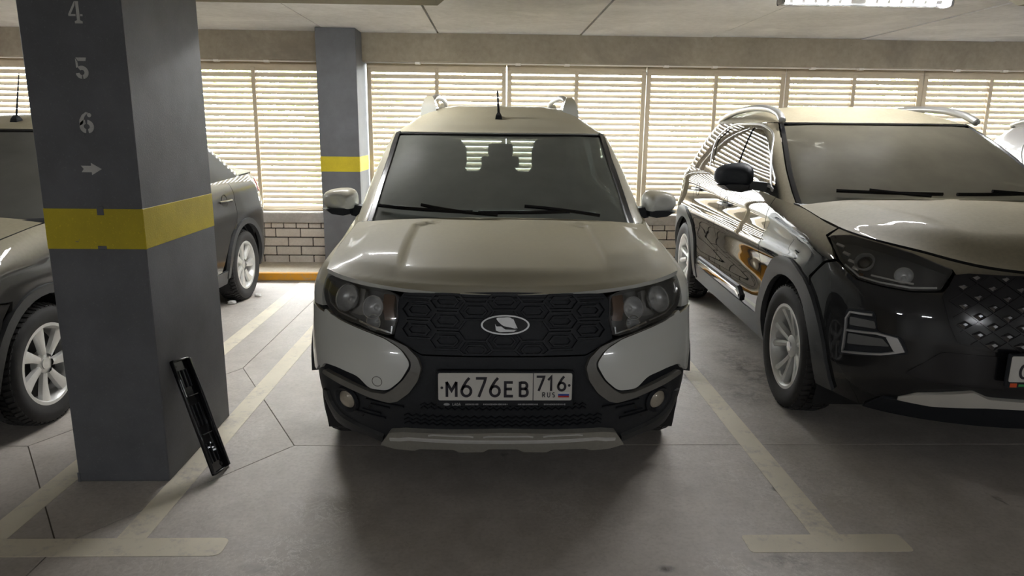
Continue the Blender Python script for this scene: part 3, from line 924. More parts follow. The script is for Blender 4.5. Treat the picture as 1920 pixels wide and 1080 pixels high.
def frame_at(S, u, v, off=0.0):
    """Matrix whose x axis points into the body at (u, v) on S."""
    p = S.P(u, v); n = Vector(S.N(u, v)); p = Vector(p) + n * off
    x = -n; z = Vector((0, 0, 1)); y = z.cross(x).normalized(); z = x.cross(y)
    return Matrix(((x.x, y.x, z.x, p.x), (x.y, y.y, z.y, p.y), (x.z, y.z, z.z, p.z), (0, 0, 0, 1)))

def bowl(name, Mx, r, depth, mat, parent, rim=None, n=28, sq=None):
    bm = bmesh.new()
    prof = [(r, 0), (r * .93, depth * .28), (r * .78, depth * .58), (r * .5, depth * .85), (r * .22, depth * .97), (r * .20, depth * .6), (r * .10, depth * .5), (.0005, depth * .48)]
    lathe(bm, prof, n, Mx)
    o = bobj(name, bm, mat, parent, smooth=True)
    if rim:
        bm = bmesh.new(); lathe(bm, [(r * 1.0, .004), (r * 1.0, -.004), (r * 1.09, -.004), (r * 1.09, .006)], n, Mx)
        bobj('reflector_rim', bm, rim, o, angle=40)
    return o

def top_edge(ztop, y0, y1, n=14, dz=.004):
    return [(y0 + (y1 - y0) * i / n, float(ztop(y0 + (y1 - y0) * i / n)) - dz) for i in range(n + 1)]

def arch(yc, zc, R, z0, z1, n=22):
    """Arch points from the rear foot (height z0) over the top to the front foot (height z1)."""
    a0 = math.asin((z0 - zc) / R); a1 = PI - math.asin((z1 - zc) / R)
    return [(yc + R * math.cos(a0 + (a1 - a0) * i / n), zc + R * math.sin(a0 + (a1 - a0) * i / n)) for i in range(n + 1)]

def side(S, pts, s, d=.05):
    """Flank outline in (y, z) -> surface outline on side s."""
    q = S.fy(dens(pts, d))
    return q if s > 0 else mirror(q)
def nose(S, pts, s=None, d=.05):
    """Nose outline in (x, z) -> surface outline; with s the outline is the right-hand one, mirrored for s<0."""
    q = S.fx(dens(pts, d))
    return q if (s is None or s > 0) else mirror(q)

def tire_mesh(R, rr, w, lugs=56):
    bm = bmesh.new(); h = w / 2
    prof = [(rr - .012, -h * .80), (rr + .004, -h * .86), (rr + (R - rr) * .35, -h * .985), (rr + (R - rr) * .62, -h), (R - .026, -h * .93), (R - .014, -h * .80), (R - .011, 0),
            (R - .014, h * .80), (R - .026, h * .93), (rr + (R - rr) * .62, h), (rr + (R - rr) * .35, h * .985), (rr + .004, h * .86), (rr - .012, h * .80)]
    lathe(bm, prof, 64)
    for k in range(lugs):                                  # tread blocks
        for j, (x0, x1, sk) in enumerate(((-.86, -.50, .30), (-.44, -.05, -.25), (.05, .44, .25), (.50, .86, -.30))):
            a = 2 * PI * (k + .5 * (j % 2)) / lugs; da = 2 * PI / lugs * .31
            vs = []
            for rad in (R - .018, R):
                for xx, s in ((x0, -1), (x1, 1)):
                    for d in (-da, da):
                        aa = a + d + s * sk * da * 1.4
                        rd = rad - (.012 if abs(xx) > .8 else 0)
                        vs.append(bm.verts.new((xx * h, rd * math.cos(aa), rd * math.sin(aa))))
            for f in ((4, 5, 7, 6), (0, 4, 6, 2), (1, 3, 7, 5), (0, 1, 5, 4), (2, 6, 7, 3)): bm.faces.new([vs[i] for i in f])
    me = bpy.data.meshes.new('wheel'); bmesh.ops.recalc_face_normals(bm, faces=bm.faces[:])
    for f in bm.faces: f.smooth = True
    for e in bm.edges:
        if len(e.link_faces) == 2 and e.calc_face_angle(0) > math.radians(35): e.smooth = False
    bm.to_mesh(me); bm.free(); me.materials.append(M['rubber']); return me

def spoke_rim(R, style, w=.2):
    """Wheel face meshes (rim, spokes, pocket disc), outer face towards +x."""
    h = w / 2; out = []
    bm = bmesh.new()
    lathe(bm, [(R + .006, h * .80), (R + .004, h * .86), (R - .012, h * .86), (R - .022, h * .70), (R - .03, h * .1), (R - .03, -h * .8), (R + .006, -h * .8)], 56)
    out.append(('rim', bm, M['alloy']))
    bm = bmesh.new(); lathe(bm, [(R - .03, -.01), (.02, -.02), (.001, -.02)], 40); out.append(('brake_disc', bm, M['dark_alloy']))
    bm = bmesh.new()
    def spoke(a, r0, r1, w0, w1, x0, x1, t=.02, skew=0.0, wm=None):
        n = 6; rows = []
        for i in range(n + 1):
            q = i / n; r = r0 + (r1 - r0) * q
            ww = (w0 + (w1 - w0) * q) if wm is None else (w0 * (1 - q) ** 2 + 2 * wm * q * (1 - q) + w1 * q * q)
            xx = x0 + (x1 - x0) * q ** 1.3; aa = a + skew * q
            c, s = math.cos(aa), math.sin(aa)
            row = []
            for sx, tt in ((-.5, -t), (-.42, .0), (0, .006), (.42, .0), (.5, -t)):
                row.append(bm.verts.new((xx + tt, r * c - ww * sx * s, r * s + ww * sx * c)))
            rows.append(row)
        for i in range(n):
            for k in range(4): bm.faces.new((rows[i][k], rows[i + 1][k], rows[i + 1][k + 1], rows[i][k + 1]))
    if style == 'twin':
        for k in range(5):
            a = 2 * PI * k / 5 + PI / 2
            for s in (-1, 1): spoke(a + s * .15, .045, R - .012, .026, .042, h * .35, h * .72, .03, s * .13, .034)
            spoke(a, R * .86, R - .012, .05, .11, h * .58, h * .68, .02)
    elif style == 'cover':
        for k in range(7):
            a = 2 * PI * k / 7 + PI / 2
            spoke(a, .05, R - .008, .038, .085, h * .62, h * .74, .02, .10, .050)
    else:
        for k in range(6): spoke(2 * PI * k / 6 + PI / 2, .045, R - .012, .05, .07, h * .45, h * .72, .03)
    lathe(bm, [(.066, h * .22), (.062, h * .48), (.045, h * .56), (.0005, h * .58)], 24)
    out.append(('spokes', bm, M['alloy']))
    bm = bmesh.new(); lathe(bm, [(.030, h * .5), (.028, h * .62), (.0005, h * .64)], 20); out.append(('hub_cap', bm, M['chrome' if style == 'twin' else 'alloy']))
    return out

def wheels(root, R, rr, w, style, spots):
    tire = tire_mesh(R, rr, w)
    rims = []
    for nm, bm, mt in spoke_rim(rr, style, w):
        me = bpy.data.meshes.new(nm); bmesh.ops.recalc_face_normals(bm, faces=bm.faces[:])
        for f in bm.faces: f.smooth = True
        for e in bm.edges:
            if len(e.link_faces) == 2 and e.calc_face_angle(0) > math.radians(38): e.smooth = False
        bm.to_mesh(me); bm.free(); me.materials.append(mt); rims.append((nm, me))
    for x, y, a in spots:
        o = mobj('wheel', tire, None, root); o.location = (x, y, R - .004)
        o.rotation_euler = (a, 0, 0 if x > 0 else PI)
        for nm, me in rims: mobj(nm, me, None, o)

def wheel_wells(root, spots, Ra, zc, depth=.30):
    for x, y, _ in spots:
        s = 1 if x > 0 else -1
        bm = bmesh.new()
        xo = abs(x) + .06; xi = abs(x) - depth
        T = Matrix.Translation((0, y, zc)) @ Matrix.Diagonal((s, 1, 1, 1))
        lathe(bm, [(Ra + .012, xo), (Ra + .012, xi), (.02, xi)], 26, T, a0=-.5, a1=PI + .5)
        bobj('wheel_well', bm, M['black'], root, angle=40)

def seat(root, x, y, z, head=True, w=.48, fold=False):
    bm = bmesh.new()
    def sec(yy, zz, hw, th): return [(x + sx * hw * k, yy + t * th, zz) for sx, k, t in ((-1, .8, 0), (-1, 1, .3), (-1, 1, .75), (-1, .8, 1), (1, .8, 1), (1, 1, .75), (1, 1, .3), (1, .8, 0))]
    loft(bm, [sec(y + .0, z, w * .48, .12), sec(y + .02, z + .12, w * .5, .14), sec(y + .08, z + .35, w * .5, .13), sec(y + .14, z + .52, w * .42, .10), sec(y + .17, z + .60, w * .28, .07)])
    box(bm, x - w / 2, x + w / 2, y - .46, y + .08, z - .16, z + .02, bev=.04, seg=2)
    o = bobj('seat', bm, M['seat'], root, angle=50)
    if head:
        bm = bmesh.new(); box(bm, x - .13, x + .13, y + .13, y + .23, z + .62, z + .80, bev=.045, seg=3)
        for sx in (-.06, .06): tube(bm, [(x + sx, y + .18, z + .57), (x + sx, y + .18, z + .66)], .007, 6)
        bobj('headrest', bm, M['seat'], o, angle=50)
    return o

def cabin(root, gh, zb, ywind, hw, rear_y, wheel_side=1, seat_z=.58, front_y=2.15):
    """Dashboard, steering wheel, seats and inside mirror."""
    bm = bmesh.new()
    y0 = ywind
    sec = [(y0 - .04, zb + .0), (y0 + .30, zb + .015), (y0 + .52, zb - .03), (y0 + .62, zb - .13), (y0 + .62, zb - .4), (y0 - .04, zb - .4)]
    loft(bm, [[(sx * hw, y, z) for y, z in sec] for sx in (-1, 1)])
    box(bm, wheel_side * .36 - .2, wheel_side * .36 + .2, y0 + .34, y0 + .58, zb - .03, zb + .045, bev=.03, seg=2)
    bobj('dashboard', bm, M['plastic2'], root, angle=40)
    Mx = Matrix.Translation((wheel_side * .36, y0 + .70, zb - .03)) @ Matrix.Rotation(math.radians(65), 4, 'X') @ Matrix.Rotation(PI / 2, 4, 'Y')
    bm = bmesh.new()
    lathe(bm, [(.185 + .014 * math.cos(a), .014 * math.sin(a)) for a in [2 * PI * k / 8 for k in range(9)]], 32, Mx)
    for a in (0.0, PI, PI * 1.5):
        p = Mx @ Vector((0, .18 * math.cos(a), .18 * math.sin(a))); c = Mx @ Vector((0, 0, 0)); tube(bm, [c, p], .016, 6)
    box(bm, -.03, .03, -.07, .07, -.05, .05, bev=.02, M=Mx)
    bobj('steering_wheel', bm, M['plastic'], root, angle=50)
    for sx in (-1, 1): seat(root, sx * .36, front_y, seat_z)
    for sx in (-1, 0, 1): seat(root, sx * .42, rear_y, seat_z + .02, head=sx != 0, w=.42)

def inside_mirror(root, x, y, z):
    bm = bmesh.new()
    box(bm, x - .115, x + .115, y - .02, y + .015, z - .033, z + .033, bev=.014, seg=2)
    tube(bm, [(x, y - .01, z + .02), (x, y - .05, z + .09)], .012, 8)
    box(bm, x - .075, x + .075, y - .10, y + .0, z + .035, z + .11, bev=.02, seg=2)
    return bobj('inside_mirror', bm, M['plastic2'], root, angle=45)

def glyph_strokes():
    """Plate lettering as pen strokes in a box 1 high."""
    A = lambda cx, cy, rx, ry, a0, a1, n=14: [(cx + rx * math.cos(math.radians(a0 + (a1 - a0) * i / n)), cy + ry * math.sin(math.radians(a0 + (a1 - a0) * i / n))) for i in range(n + 1)]
    g = {}
    g['M'] = (.84, [[(.08, .0), (.08, .98)], [(.05, .98), (.42, .42), (.79, .98)], [(.76, .98), (.76, .0)]])
    g['6'] = (.66, [[(.50, .96), (.34, .80), (.15, .52), (.08, .36)], A(.33, .29, .26, .25, 0, 360, 24)])
    g['7'] = (.62, [[(.04, .94), (.58, .94), (.52, .74), (.20, .0)]])
    g['1'] = (.40, [[(.04, .72), (.27, .94), (.27, .0)]])
    g['E'] = (.70, [[(.64, .95), (.09, .95), (.09, .05), (.66, .05)], [(.09, .52), (.58, .52)]])
    g['B'] = (.72, [[(.09, .0), (.09, 1.0)], [(.12, .94), (.36, .94)] + A(.40, .735, .19, .205, 90, -90, 9) + [(.12, .53)], [(.40, .53)] + A(.42, .295, .21, .235, 90, -90, 9) + [(.12, .06)]])
    g['C'] = (.72, [A(.38, .5, .30, .45, 45, 315, 20)])
    g['R'] = (.62, [[(.08, .0), (.08, 1.0)], [(.10, .94), (.32, .94)] + A(.35, .715, .18, .225, 90, -90, 9) + [(.10, .49)], [(.30, .49), (.56, .0)]])
    g['U'] = (.66, [[(.08, .98), (.08, .35)] + A(.32, .31, .24, .28, 180, 360, 12) + [(.56, .98)]])
    g['S'] = (.58, [A(.29, .71, .21, .23, 40, 270, 12) + A(.29, .26, .22, .22, 90, -140, 12)])
    return g
GL = glyph_strokes()
def write(root, text, x, z, h, pen, y, mat, sp=.14, name='letter', sx=1.0):
    """Characters of height h from x rightwards on the plane facing -y."""
    for ch in text:
        if ch == ' ': x += h * .4; continue
        w, st = GL[ch]
        T = Matrix(((h, 0, 0, x), (0, 0, -1, y), (0, h, 0, z), (0, 0, 0, 1)))
        bm = bmesh.new(); stroke_mesh(bm, [[(p[0] * sx, p[1]) for p in k] for k in st], pen / h, T, 0, .0012)
        bobj(name, bm, mat, root)
        x += (w * sx + sp) * h
    return x

def number_plate(root, cx, y, z, serial, region, tilt=0.0, note=None, w=.52, h=.112):
    fr = empty('number_plate', (cx, y, z), 0, root); fr.rotation_euler = (tilt, 0, 0)
    bm = bmesh.new(); box(bm, -w / 2 - .008, w / 2 + .008, -.006, .012, -h / 2 - .026, h / 2 + .008, bev=.004); bobj('plate_holder', bm, M['plastic'], fr)
    bm = bmesh.new(); prism(bm, rc([(-w / 2, -h / 2), (w / 2, -h / 2), (w / 2, h / 2), (-w / 2, h / 2)], .008), 0, .002, Matrix(((1, 0, 0, 0), (0, 0, -1, -.0065), (0, 1, 0, 0), (0, 0, 0, 1))))
    bobj('plate', bm, M['plate'], fr)
    yy = -.0088
    for x, ch, big in serial: write(fr, ch, x, -.0412, .081 if big else .0626, .0105, yy, M['ink'], sx=.85)
    if region:
        boxo('divider', (.107, .110, yy - .0008, yy + .001, -h / 2, h / 2), M['ink'], fr)
        for x, ch in region: write(fr, ch, x, -.0165, .062, .0092, yy, M['ink'], sx=.85)
        write(fr, 'RUS', .144, -.0425, .020, .0028, yy, M['ink'], .34)
        for k, mt in enumerate(('flagw', 'flagb', 'flagr')): boxo('flag_stripe', (.2065, .2495, yy - .0008, yy + .001, -.0285 - k * .0073, -.0212 - k * .0073), M[mt], fr)
        for x in (-.246, .249):
            bm = bmesh.new(); lathe(bm, [(.0055, 0), (.0045, -.002), (.0003, -.0022)], 14, Matrix(((0, 1, 0, x), (1, 0, 0, yy), (0, 0, 1, -.004 if x < 0 else .006), (0, 0, 0, 1))))
            bobj('plate_screw', bm, M['ink'], fr)
    return fr

def door_handle(root, gh_or_tub, y, z, s, mat, length=.20):
    S = gh_or_tub
    u = S.uy(y, z); Mx = frame_at(S, s * u, z)
    bm = bmesh.new(); lathe(bm, [(.056, -.002), (.044, .010), (.0005, .016)], 24, Mx)
    cup = bobj('handle_recess', bm, M['black'], root, smooth=True)
    P = [Vector(S.P(s * S.uy(y + d, z), z)) + Vector(S.N(s * S.uy(y + d, z), z)) * o for d, o in ((-.095, .004), (-.06, .03), (0, .036), (.07, .032), (.10, .004))]
    bm = bmesh.new(); tube(bm, [tuple(p) for p in spl([tuple(p) for p in P], 4, False)], .012, 8); bobj('door_handle', bm, mat, root, smooth=True)

def roof_rail(root, pts, r, mat, feet=()):
    bm = bmesh.new(); tube(bm, spl(pts, 6, False), r, 10); o = bobj('roof_rail', bm, mat, root, smooth=True)
    return o

def wing_mirror(root, s, x, y, z, w, h, paint, low, arm, glass=True, d=.12):
    """Door mirror: cap, lower shell, arm and glass (glass looks to the rear)."""
    def ell(yy, k, dz=0.0, dx=0.0): return [(s * (x + w / 2 + dx + w / 2 * k * cx), yy + .04 * (cx + 1) / 2, z + h / 2 * k * cz * (1.06 - .34 * ((cx + 1) / 2) ** 2) + dz) for cx, cz in sq]
    sq = [(math.copysign(abs(math.cos(a)) ** .6, math.cos(a)), math.copysign(abs(math.sin(a)) ** .7, math.sin(a))) for a in [2 * PI * i / 28 for i in range(28)]]
    bm = bmesh.new()
    loft(bm, [ell(y - d * .62, .25, 0, -.02), ell(y - d * .58, .48, 0, -.015), ell(y - d * .45, .74, 0, -.008), ell(y - d * .2, .93), ell(y + d * .1, 1.0), ell(y + d * .3, .99), ell(y + d * .3, .90), ell(y + d * .22, .88)])
    c = bobj('wing_mirror', bm, paint, root, angle=50)
    bm = bmesh.new()
    def low_s(yy, k): return [(s * (x + w / 2 + w * .47 * k * a), yy, z - h * b) for a, b in ((-1, .30), (-.95, .53), (-.4, .60), (.5, .54), (1, .34), (.6, .30))]
    loft(bm, [low_s(y - d * .42, .7), low_s(y - d * .15, 1.0), low_s(y + d * .3, 1.0)]); bobj('mirror_base', bm, low, c, angle=40)
    bm = bmesh.new()
    loft(bm, [[(s * q[0], q[1], q[2]) for q in sec] for sec in arm]); bobj('mirror_arm', bm, low, c, angle=40)
    if glass:
        bm = bmesh.new(); vs = [bm.verts.new(p) for p in ell(y + d * .23, .885)]; bm.faces.new(vs); bobj('mirror_glass', bm, M['chrome'], c)
    return c

def shell(root, S, ztop, ymax, arches, Ra, zc, z0=.2, off=-.09):
    """Dark inner skin behind the shut lines."""
    for s in (-1, 1):
        n = 40
        top = [(u, None) for u in np.linspace(0, 3, n + 1)]
        pts = []
        for u in np.linspace(0, 3, n + 1):
            y = float(S.P(u, .9)[1]); pts.append((float(u), float(ztop(y)) - .035))
        pts = [(0.0, z0)] + [(float(u), z0) for u in np.linspace(.2, 3, 15)] + pts[::-1]
        holes = []
        for yc in arches:
            h = circ(yc, zc, Ra, 24); holes.append(S.fy([(y, max(z, z0 + .006)) for y, z in h]))
        if s < 0: pts = mirror(pts); holes = [mirror(h) for h in holes]
        panel('body_shell', S, pts, M['black'], root, holes=holes, step=(.12, .12), off=off, thick=0)
    boxo('underbody', (-.55, .55, .35, ymax - .3, z0 - .01, z0 + .12), M['black'], root)

def wiper(root, S, a, b, tip, mat):
    """Wiper lying on the glass: arm from pivot a via b, blade from b's side to tip; points are (u, z) on S."""
    bm = bmesh.new()
    up = lambda u, z, o: tuple(Vector(S.P(u, z)) + Vector(S.N(u, z)) * o)
    q = spl([a, b], 6, False)
    tube(bm, [up(u, z, .03) for u, z in dens([a, b], .05, False)], [.010] * len(dens([a, b], .05, False)), 6)
    n = 10
    bl = [(tip[0][0] + (tip[1][0] - tip[0][0]) * i / n, tip[0][1] + (tip[1][1] - tip[0][1]) * i / n) for i in range(n + 1)]
    tube(bm, [up(u, z, .018) for u, z in bl], .011, 6)
    return bobj('wiper', bm, mat, root, angle=50)
# ---------------------------------------------------------------- the white estate in the middle bay
def build_estate():
    D = largus_surf(); tub, hood, gh, roof, ztop, ZR = (D[k] for k in ('tub', 'hood', 'gh', 'roof', 'ztop', 'ZR'))
    root = tag(empty('estate_car', (.05, 2.63, 0)), 'dusty white estate car with black grille facing out, number plate M676EB', 'car')
    paint = dusty_paint('white_paint_dusty', (.72, .74, .71), rough=.22, dust=.97, side=.07)
    trimm = plain('grey_bumper_trim', (.165, .16, .145), .32, grain=.1, gscale=80)
    clad = plain('dusty_cladding', (.034, .035, .036), .6, spec=.3, grain=.25, gscale=90)
    glass = pane('windscreen_dusty', (.66, .72, .70), .50, (.40, .41, .36), .30, .10)
    sglass = pane('side_glass_tinted', (.45, .50, .48), .10)
    Ra, zc, yw = .37, .32, (.82, 3.725)
    shell(root, tub, ztop, 4.45, yw, Ra, zc)
    # --- hood
    xs = np.linspace(-.735, .735, 41)
    poly = [(float(x), float(hood.edge(np.array(x))) + .0) for x in xs] + [(.746, .5), (.747, 1.075), (.4, 1.088), (0, 1.092), (-.4, 1.088), (-.747, 1.075), (-.746, .5)]
    panel('hood', hood, poly, paint, root, step=(.025, .025), off=0, thick=.022)
    # --- nose
    HL = [(.742, .886), (.688, .893), (.566, .884), (.44, .866), (.424, .842), (.424, .767), (.445, .697), (.514, .710), (.59, .732), (.678, .747), (.73, .779), (.753, .83)]
    gr = [(.40, .868), (.418, .845), (.418, .765), (.438, .69), (.39, .668), (.325, .636)]
    g = nose(tub, [(-x, z) for x, z in gr] + [(x, z) for x, z in gr[::-1]] + [(.2, .876), (0, .879), (-.2, .876)])
    grille = panel('grille', tub, g, M['plastic'], root, step=(.03, .03), off=-.012, thick=.02)
    hexes = []
    for j, cx in enumerate(np.arange(-.336, .34, .112)):
        for cz in ((.842, .766, .690) if j % 2 else (.804, .728, .658)):
            if (cx / .155) ** 2 + ((cz - .754) / .050) ** 2 < 1: continue
            if abs(cx) > .30 and cz < .70: continue
            for k in (1.0, .52):
                hexes.append([(cx + a * (k if k == 1 else .62), cz + b * k) for a, b in ((-.070, 0), (-.046, .032), (.046, .032), (.070, 0), (.046, -.032), (-.046, -.032))])
    for h in hexes:
        h = [(max(-.405, min(.405, x)), min(.868, max(.640, z))) for x, z in h]
        bm = bmesh.new(); ribs(bm, tub, [nose(tub, h, None, .02)], .011, .013, off=-.012, closed=True); bobj('grille_cell', bm, M['plastic'], grille)
    bm = bmesh.new(); ribs(bm, tub, [nose(tub, [(x, .852 + .0 * x) for x in np.linspace(-.40, .40, 21)], None, 1)], .012, .008, off=-.012); bobj('grille_bar', bm, M['plastic'], grille)
    # badge: oval ring with a small sailing boat
    Mb = frame_at(tub, tub.ux(.004, .754), .754, .004)
    def bp(pts): return [(p[0], p[1]) for p in pts]
    T = Mb @ Matrix(((0, 0, -1, 0), (-1, 0, 0, 0), (0, 1, 0, 0), (0, 0, 0, 1)))
    T = Mb @ Matrix(((0, 0, -1, 0), (1, 0, 0, 0), (0, 1, 0, 0), (0, 0, 0, 1)))
    bm = bmesh.new(); prism(bm, [(.096 * math.cos(a), .040 * math.sin(a)) for a in np.linspace(0, 2 * PI, 41)[:-1]], -.012, .004, T); badge = bobj('badge', bm, M['gloss'], grille)
    bm = bmesh.new()
    o = [(math.cos(a), math.sin(a)) for a in np.linspace(0, 2 * PI, 49)[:-1]]
    loft(bm, [[tuple(T @ Vector((c * rx, s * rz, h))) for c, s in o] for rx, rz, h in ((.096, .040, .003), (.095, .039, .008), (.088, .033, .008), (.087, .032, .003))], caps=False)
    bobj('badge_ring', bm, M['chrome'], badge, angle=50)
    bm = bmesh.new()
    for pl in (spl([(-.024, .026), (.010, .029), (.034, .026), (.026, .012), (.006, -.004), (-.022, -.010), (-.042, -.012)], 4), [(-.046, -.019), (.000, -.018), (.016, -.006), (.034, -.006), (.040, .004), (.036, -.022), (.020, -.028), (-.034, -.026)],
               [(-.031, .024), (-.027, .024), (-.044, -.013), (-.048, -.013)]):
        prism(bm, pl, .004, .008, T)
    bobj('badge_boat', bm, M['satin'], badge)
    # bumper skin, arch to arch
    nb = [(.60, .655), (.55, .60), (.50, .52), (.455, .40), (.45, .30), (.50, .235)]
    right = [(.325, .630), (.385, .660), (.44, .683), (.52, .704), (.60, .724), (.68, .740), (.735, .770)]
    R_ = tub.fx(dens(right, .03, False)) + tub.fy(dens([(.34, .760), (.60, .742)] + nb, .04, False))
    bot = tub.fx([(x, .222) for x in np.linspace(.70, -.70, 25)])
    panel('bumper', tub, R_ + bot + mirror(R_), M['plastic2'], root, step=(.03, .03), off=-.012, thick=.02)
    for s in (-1, 1):
        ins_n = rc([(.742, .770), (.70, .747), (.669, .735), (.474, .686), (.405, .650), (.366, .597), (.405, .530), (.458, .482), (.536, .480), (.586, .526), (.678, .545), (.742, .545), (.772, .50)], .022)
        u = tub.fx(dens(ins_n, .03, False)) + tub.fy(dens([(.30, .485), (.44, .48), (.475, .55), (.53, .62), (.60, .70), (.60, .745), (.36, .757)], .04, False))
        panel('bumper_corner', tub, u if s > 0 else mirror(u), paint, root, step=(.03, .03), off=.004, thick=.02)
        tr = [(.70, .752), (.563, .717), (.447, .687), (.379, .662), (.335, .622), (.321, .584), (.335, .535), (.37, .483), (.416, .445), (.451, .435), (.53, .447), (.602, .466), (.70, .49), (.745, .500),
              (.735, .520), (.66, .507), (.585, .487), (.52, .470), (.468, .470), (.438, .490), (.395, .532), (.362, .580), (.360, .605), (.383, .638), (.42, .665), (.474, .692), (.60, .724), (.70, .757)]
        panel('bumper_trim', tub, nose(tub, rc(tr, .008, 2), s), trimm, root, step=(.03, .03), off=.016, thick=.03)
        pk = rc([(.775, .492), (.742, .540), (.678, .541), (.586, .521), (.536, .478), (.60, .487), (.70, .508)], .015)
        panel('bumper_pocket', tub, nose(tub, pk, s), M['plastic'], root, step=(.04, .04), off=-.006, thick=.01)
        # tow-eye cover
        if s < 0:
            bm = bmesh.new(); ribs(bm, tub, [nose(tub, circ(.503, .515, .020, 24), s, 1)], .003, .0012, off=.004, closed=True); bobj('tow_eye_cover', bm, trimm, root)
        # fog lamp
        Mf = frame_at(tub, tub.ux(s * .644, .408), .408, .004)
        bm = bmesh.new(); lathe(bm, [(.060, .010), (.056, -.004), (.044, .004), (.040, .012)], 32, Mf); fog = bobj('fog_lamp', bm, M['plastic2'], root, angle=50)
        bm = bmesh.new(); lathe(bm, [(.0395, .006), (.030, -.004), (.015, -.009), (.0005, -.010)], 32, Mf); bobj('fog_lens', bm, M['bulb'], fog, smooth=True)
        # lower side mesh and its slash
        bm = bmesh.new()
        rows = [[(x, z + .10 * (x - .45)) for x in np.linspace(.40 + .06 * k, .56 - .02 * k, 9)] for k, z in enumerate((.415, .397, .379, .361, .343))]
        for r in rows:
            q = tub.fx(r, s); ribs(bm, tub, [q], .009, .007, off=-.010)
        bobj('side_mesh', bm, M['plastic'], root)
        q = tub.fx(((.515, .425), (.545, .392), (.575, .352), (.585, .335)), s)
        bm = bmesh.new(); ribs(bm, tub, [q], .008, .004, off=-.011); bobj('mesh_slash', bm, M['black'], root)
        q = tub.fx(spl([(.50, .232), (.60, .262), (.69, .292), (.74, .345), (.757, .41)], 5, False), s)
        bm = bmesh.new(); ribs(bm, tub, [q], .05, .012, off=-.012); bobj('bumper_lip', bm, clad, root, smooth=False)
        # headlamp
        h = nose(tub, rc(HL, .018, 3), s)
        case = panel('headlamp', tub, h, M['lampcase'], root, step=(.05, .05), off=-.075, thick=0)
        band('lamp_wall', tub, h, .0, -.075, M['lampcase'], case)
        panel('lamp_lens', tub, h, M['lens'], case, step=(.03, .03), off=.004, thick=.006)
        for (x, z, r) in ((.650, .826, .054), (.530, .802, .044)): bowl('reflector', frame_at(tub, tub.ux(s * x, z), z, -.016), r, .034, M['reflector'], case, M['chrome'])
        bowl('reflector', frame_at(tub, tub.ux(s * .528, .742), .742, -.018), .030, .04, M['reflector'], case, M['chrome'])
        panel('lamp_mask', tub, nose(tub, rc([(.700, .795), (.60, .762), (.575, .770), (.575, .87), (.600, .872), (.60, .80), (.66, .768)], .008), s), M['satin'], case, step=(.05, .05), off=-.03, thick=.02)
        panel('indicator', tub, nose(tub, rc([(.484, .858), (.436, .856), (.436, .758), (.478, .755)], .008), s), M['amber'], case, step=(.05, .05), off=-.012, thick=.02)
        q = tub.fx(dens([(.445, .735), (.449, .708), (.515, .722), (.585, .742)], .02, False), s)
        bm = bmesh.new(); ribs(bm, tub, [q], .010, .006, off=-.012); bobj('lamp_strip', bm, M['chrome'], case)
        q = tub.fx(dens([(.60, .746), (.678, .764), (.722, .792), (.738, .835), (.732, .872)], .02, False), s)
        bm = bmesh.new(); ribs(bm, tub, [q], .008, .006, off=-.014); bobj('lamp_strip', bm, M['satin'], case)
        # front wing
        w = tub.fx(((.757, .772), (.760, .83), (.748, .889), (.742, .903)))
        w += tub.fy(top_edge(ztop, .315, 1.165)) + tub.fy(dens([(1.165, .98), (1.165, .36)], .06, False))
        w += tub.fy(arch(.82, zc, Ra, .36, .62)) + tub.fy(((.61, .748), (.45, .757), (.34, .766)))
        panel('front_wing', tub, w if s > 0 else mirror(w), paint, root, step=(.05, .03), off=0, thick=.02)
        # doors, rear quarter, sill, arches
        d1 = [(1.172, .36), (2.12, .34)] + top_edge(ztop, 1.172, 2.12)[::-1]
        door = panel('door', tub, side(tub, d1, s), paint, root, step=(.06, .04), off=0, thick=.02); door_handle(door, tub, 1.98, .90, s, M['plastic'])
        d2 = [(2.128, .34), (3.10, .36)] + top_edge(ztop, 2.128, 3.25)[::-1]
        d2 = [(2.128, .34), (3.10, .34), (3.25, .50), (3.30, .64)] + top_edge(ztop, 2.128, 3.30)[::-1]
        door = panel('door', tub, side(tub, d2, s), paint, root, step=(.06, .04), off=0, thick=.02); door_handle(door, tub, 2.95, .91, s, M['plastic'])
        rq = [(3.308, .64)] + top_edge(ztop, 3.308, 4.35) + [(4.38, .7), (4.36, .45), (4.1, .36)] + arch(yw[1], zc, Ra, .36, .52)
        panel('rear_quarter', tub, side(tub, rq, s), paint, root, step=(.06, .04), off=0, thick=.02)
        si = [(1.17, .22), (3.37, .22), (3.36, .34), (1.18, .355)]
        panel('sill', tub, side(tub, si, s), clad, root, step=(.1, .05), off=.006, thick=.02)
        for yc, z1 in ((yw[0], .44), (yw[1], .26)):
            a = arch(yc, zc, Ra - .005, .25, z1) + arch(yc, zc, Ra + .055, .25, z1)[::-1]
            panel('arch_cladding', tub, side(tub, a, s, .04), clad, root, step=(.05, .05), off=.020, thick=.035)
        # greenhouse
        edge_ws = [(.722, .985), (.708, 1.06), (.690, 1.20), (.668, 1.34), (.655, ZR - .004)]
        f = gh.fx(edge_ws) + [(float(q), ZR - .004) for q in np.linspace(1.05, 2.75, 20)]
        f += [(2.75, 1.30), (2.70, 1.03)] + gh.fy([(y, float(ztop(y)) - .02) for y in np.linspace(4.0, 1.30, 20)])
        wins = [rc([(1.50, 1.075), (2.02, 1.405), (2.14, 1.425), (2.14, 1.085)], .03), rc([(2.20, 1.085), (2.20, 1.43), (3.02, 1.43), (3.08, 1.10)], .03), rc([(3.17, 1.105), (3.13, 1.43), (3.86, 1.42), (3.96, 1.12)], .04)]
        hs = [gh.fy(dens(wn, .06)) for wn in wins]
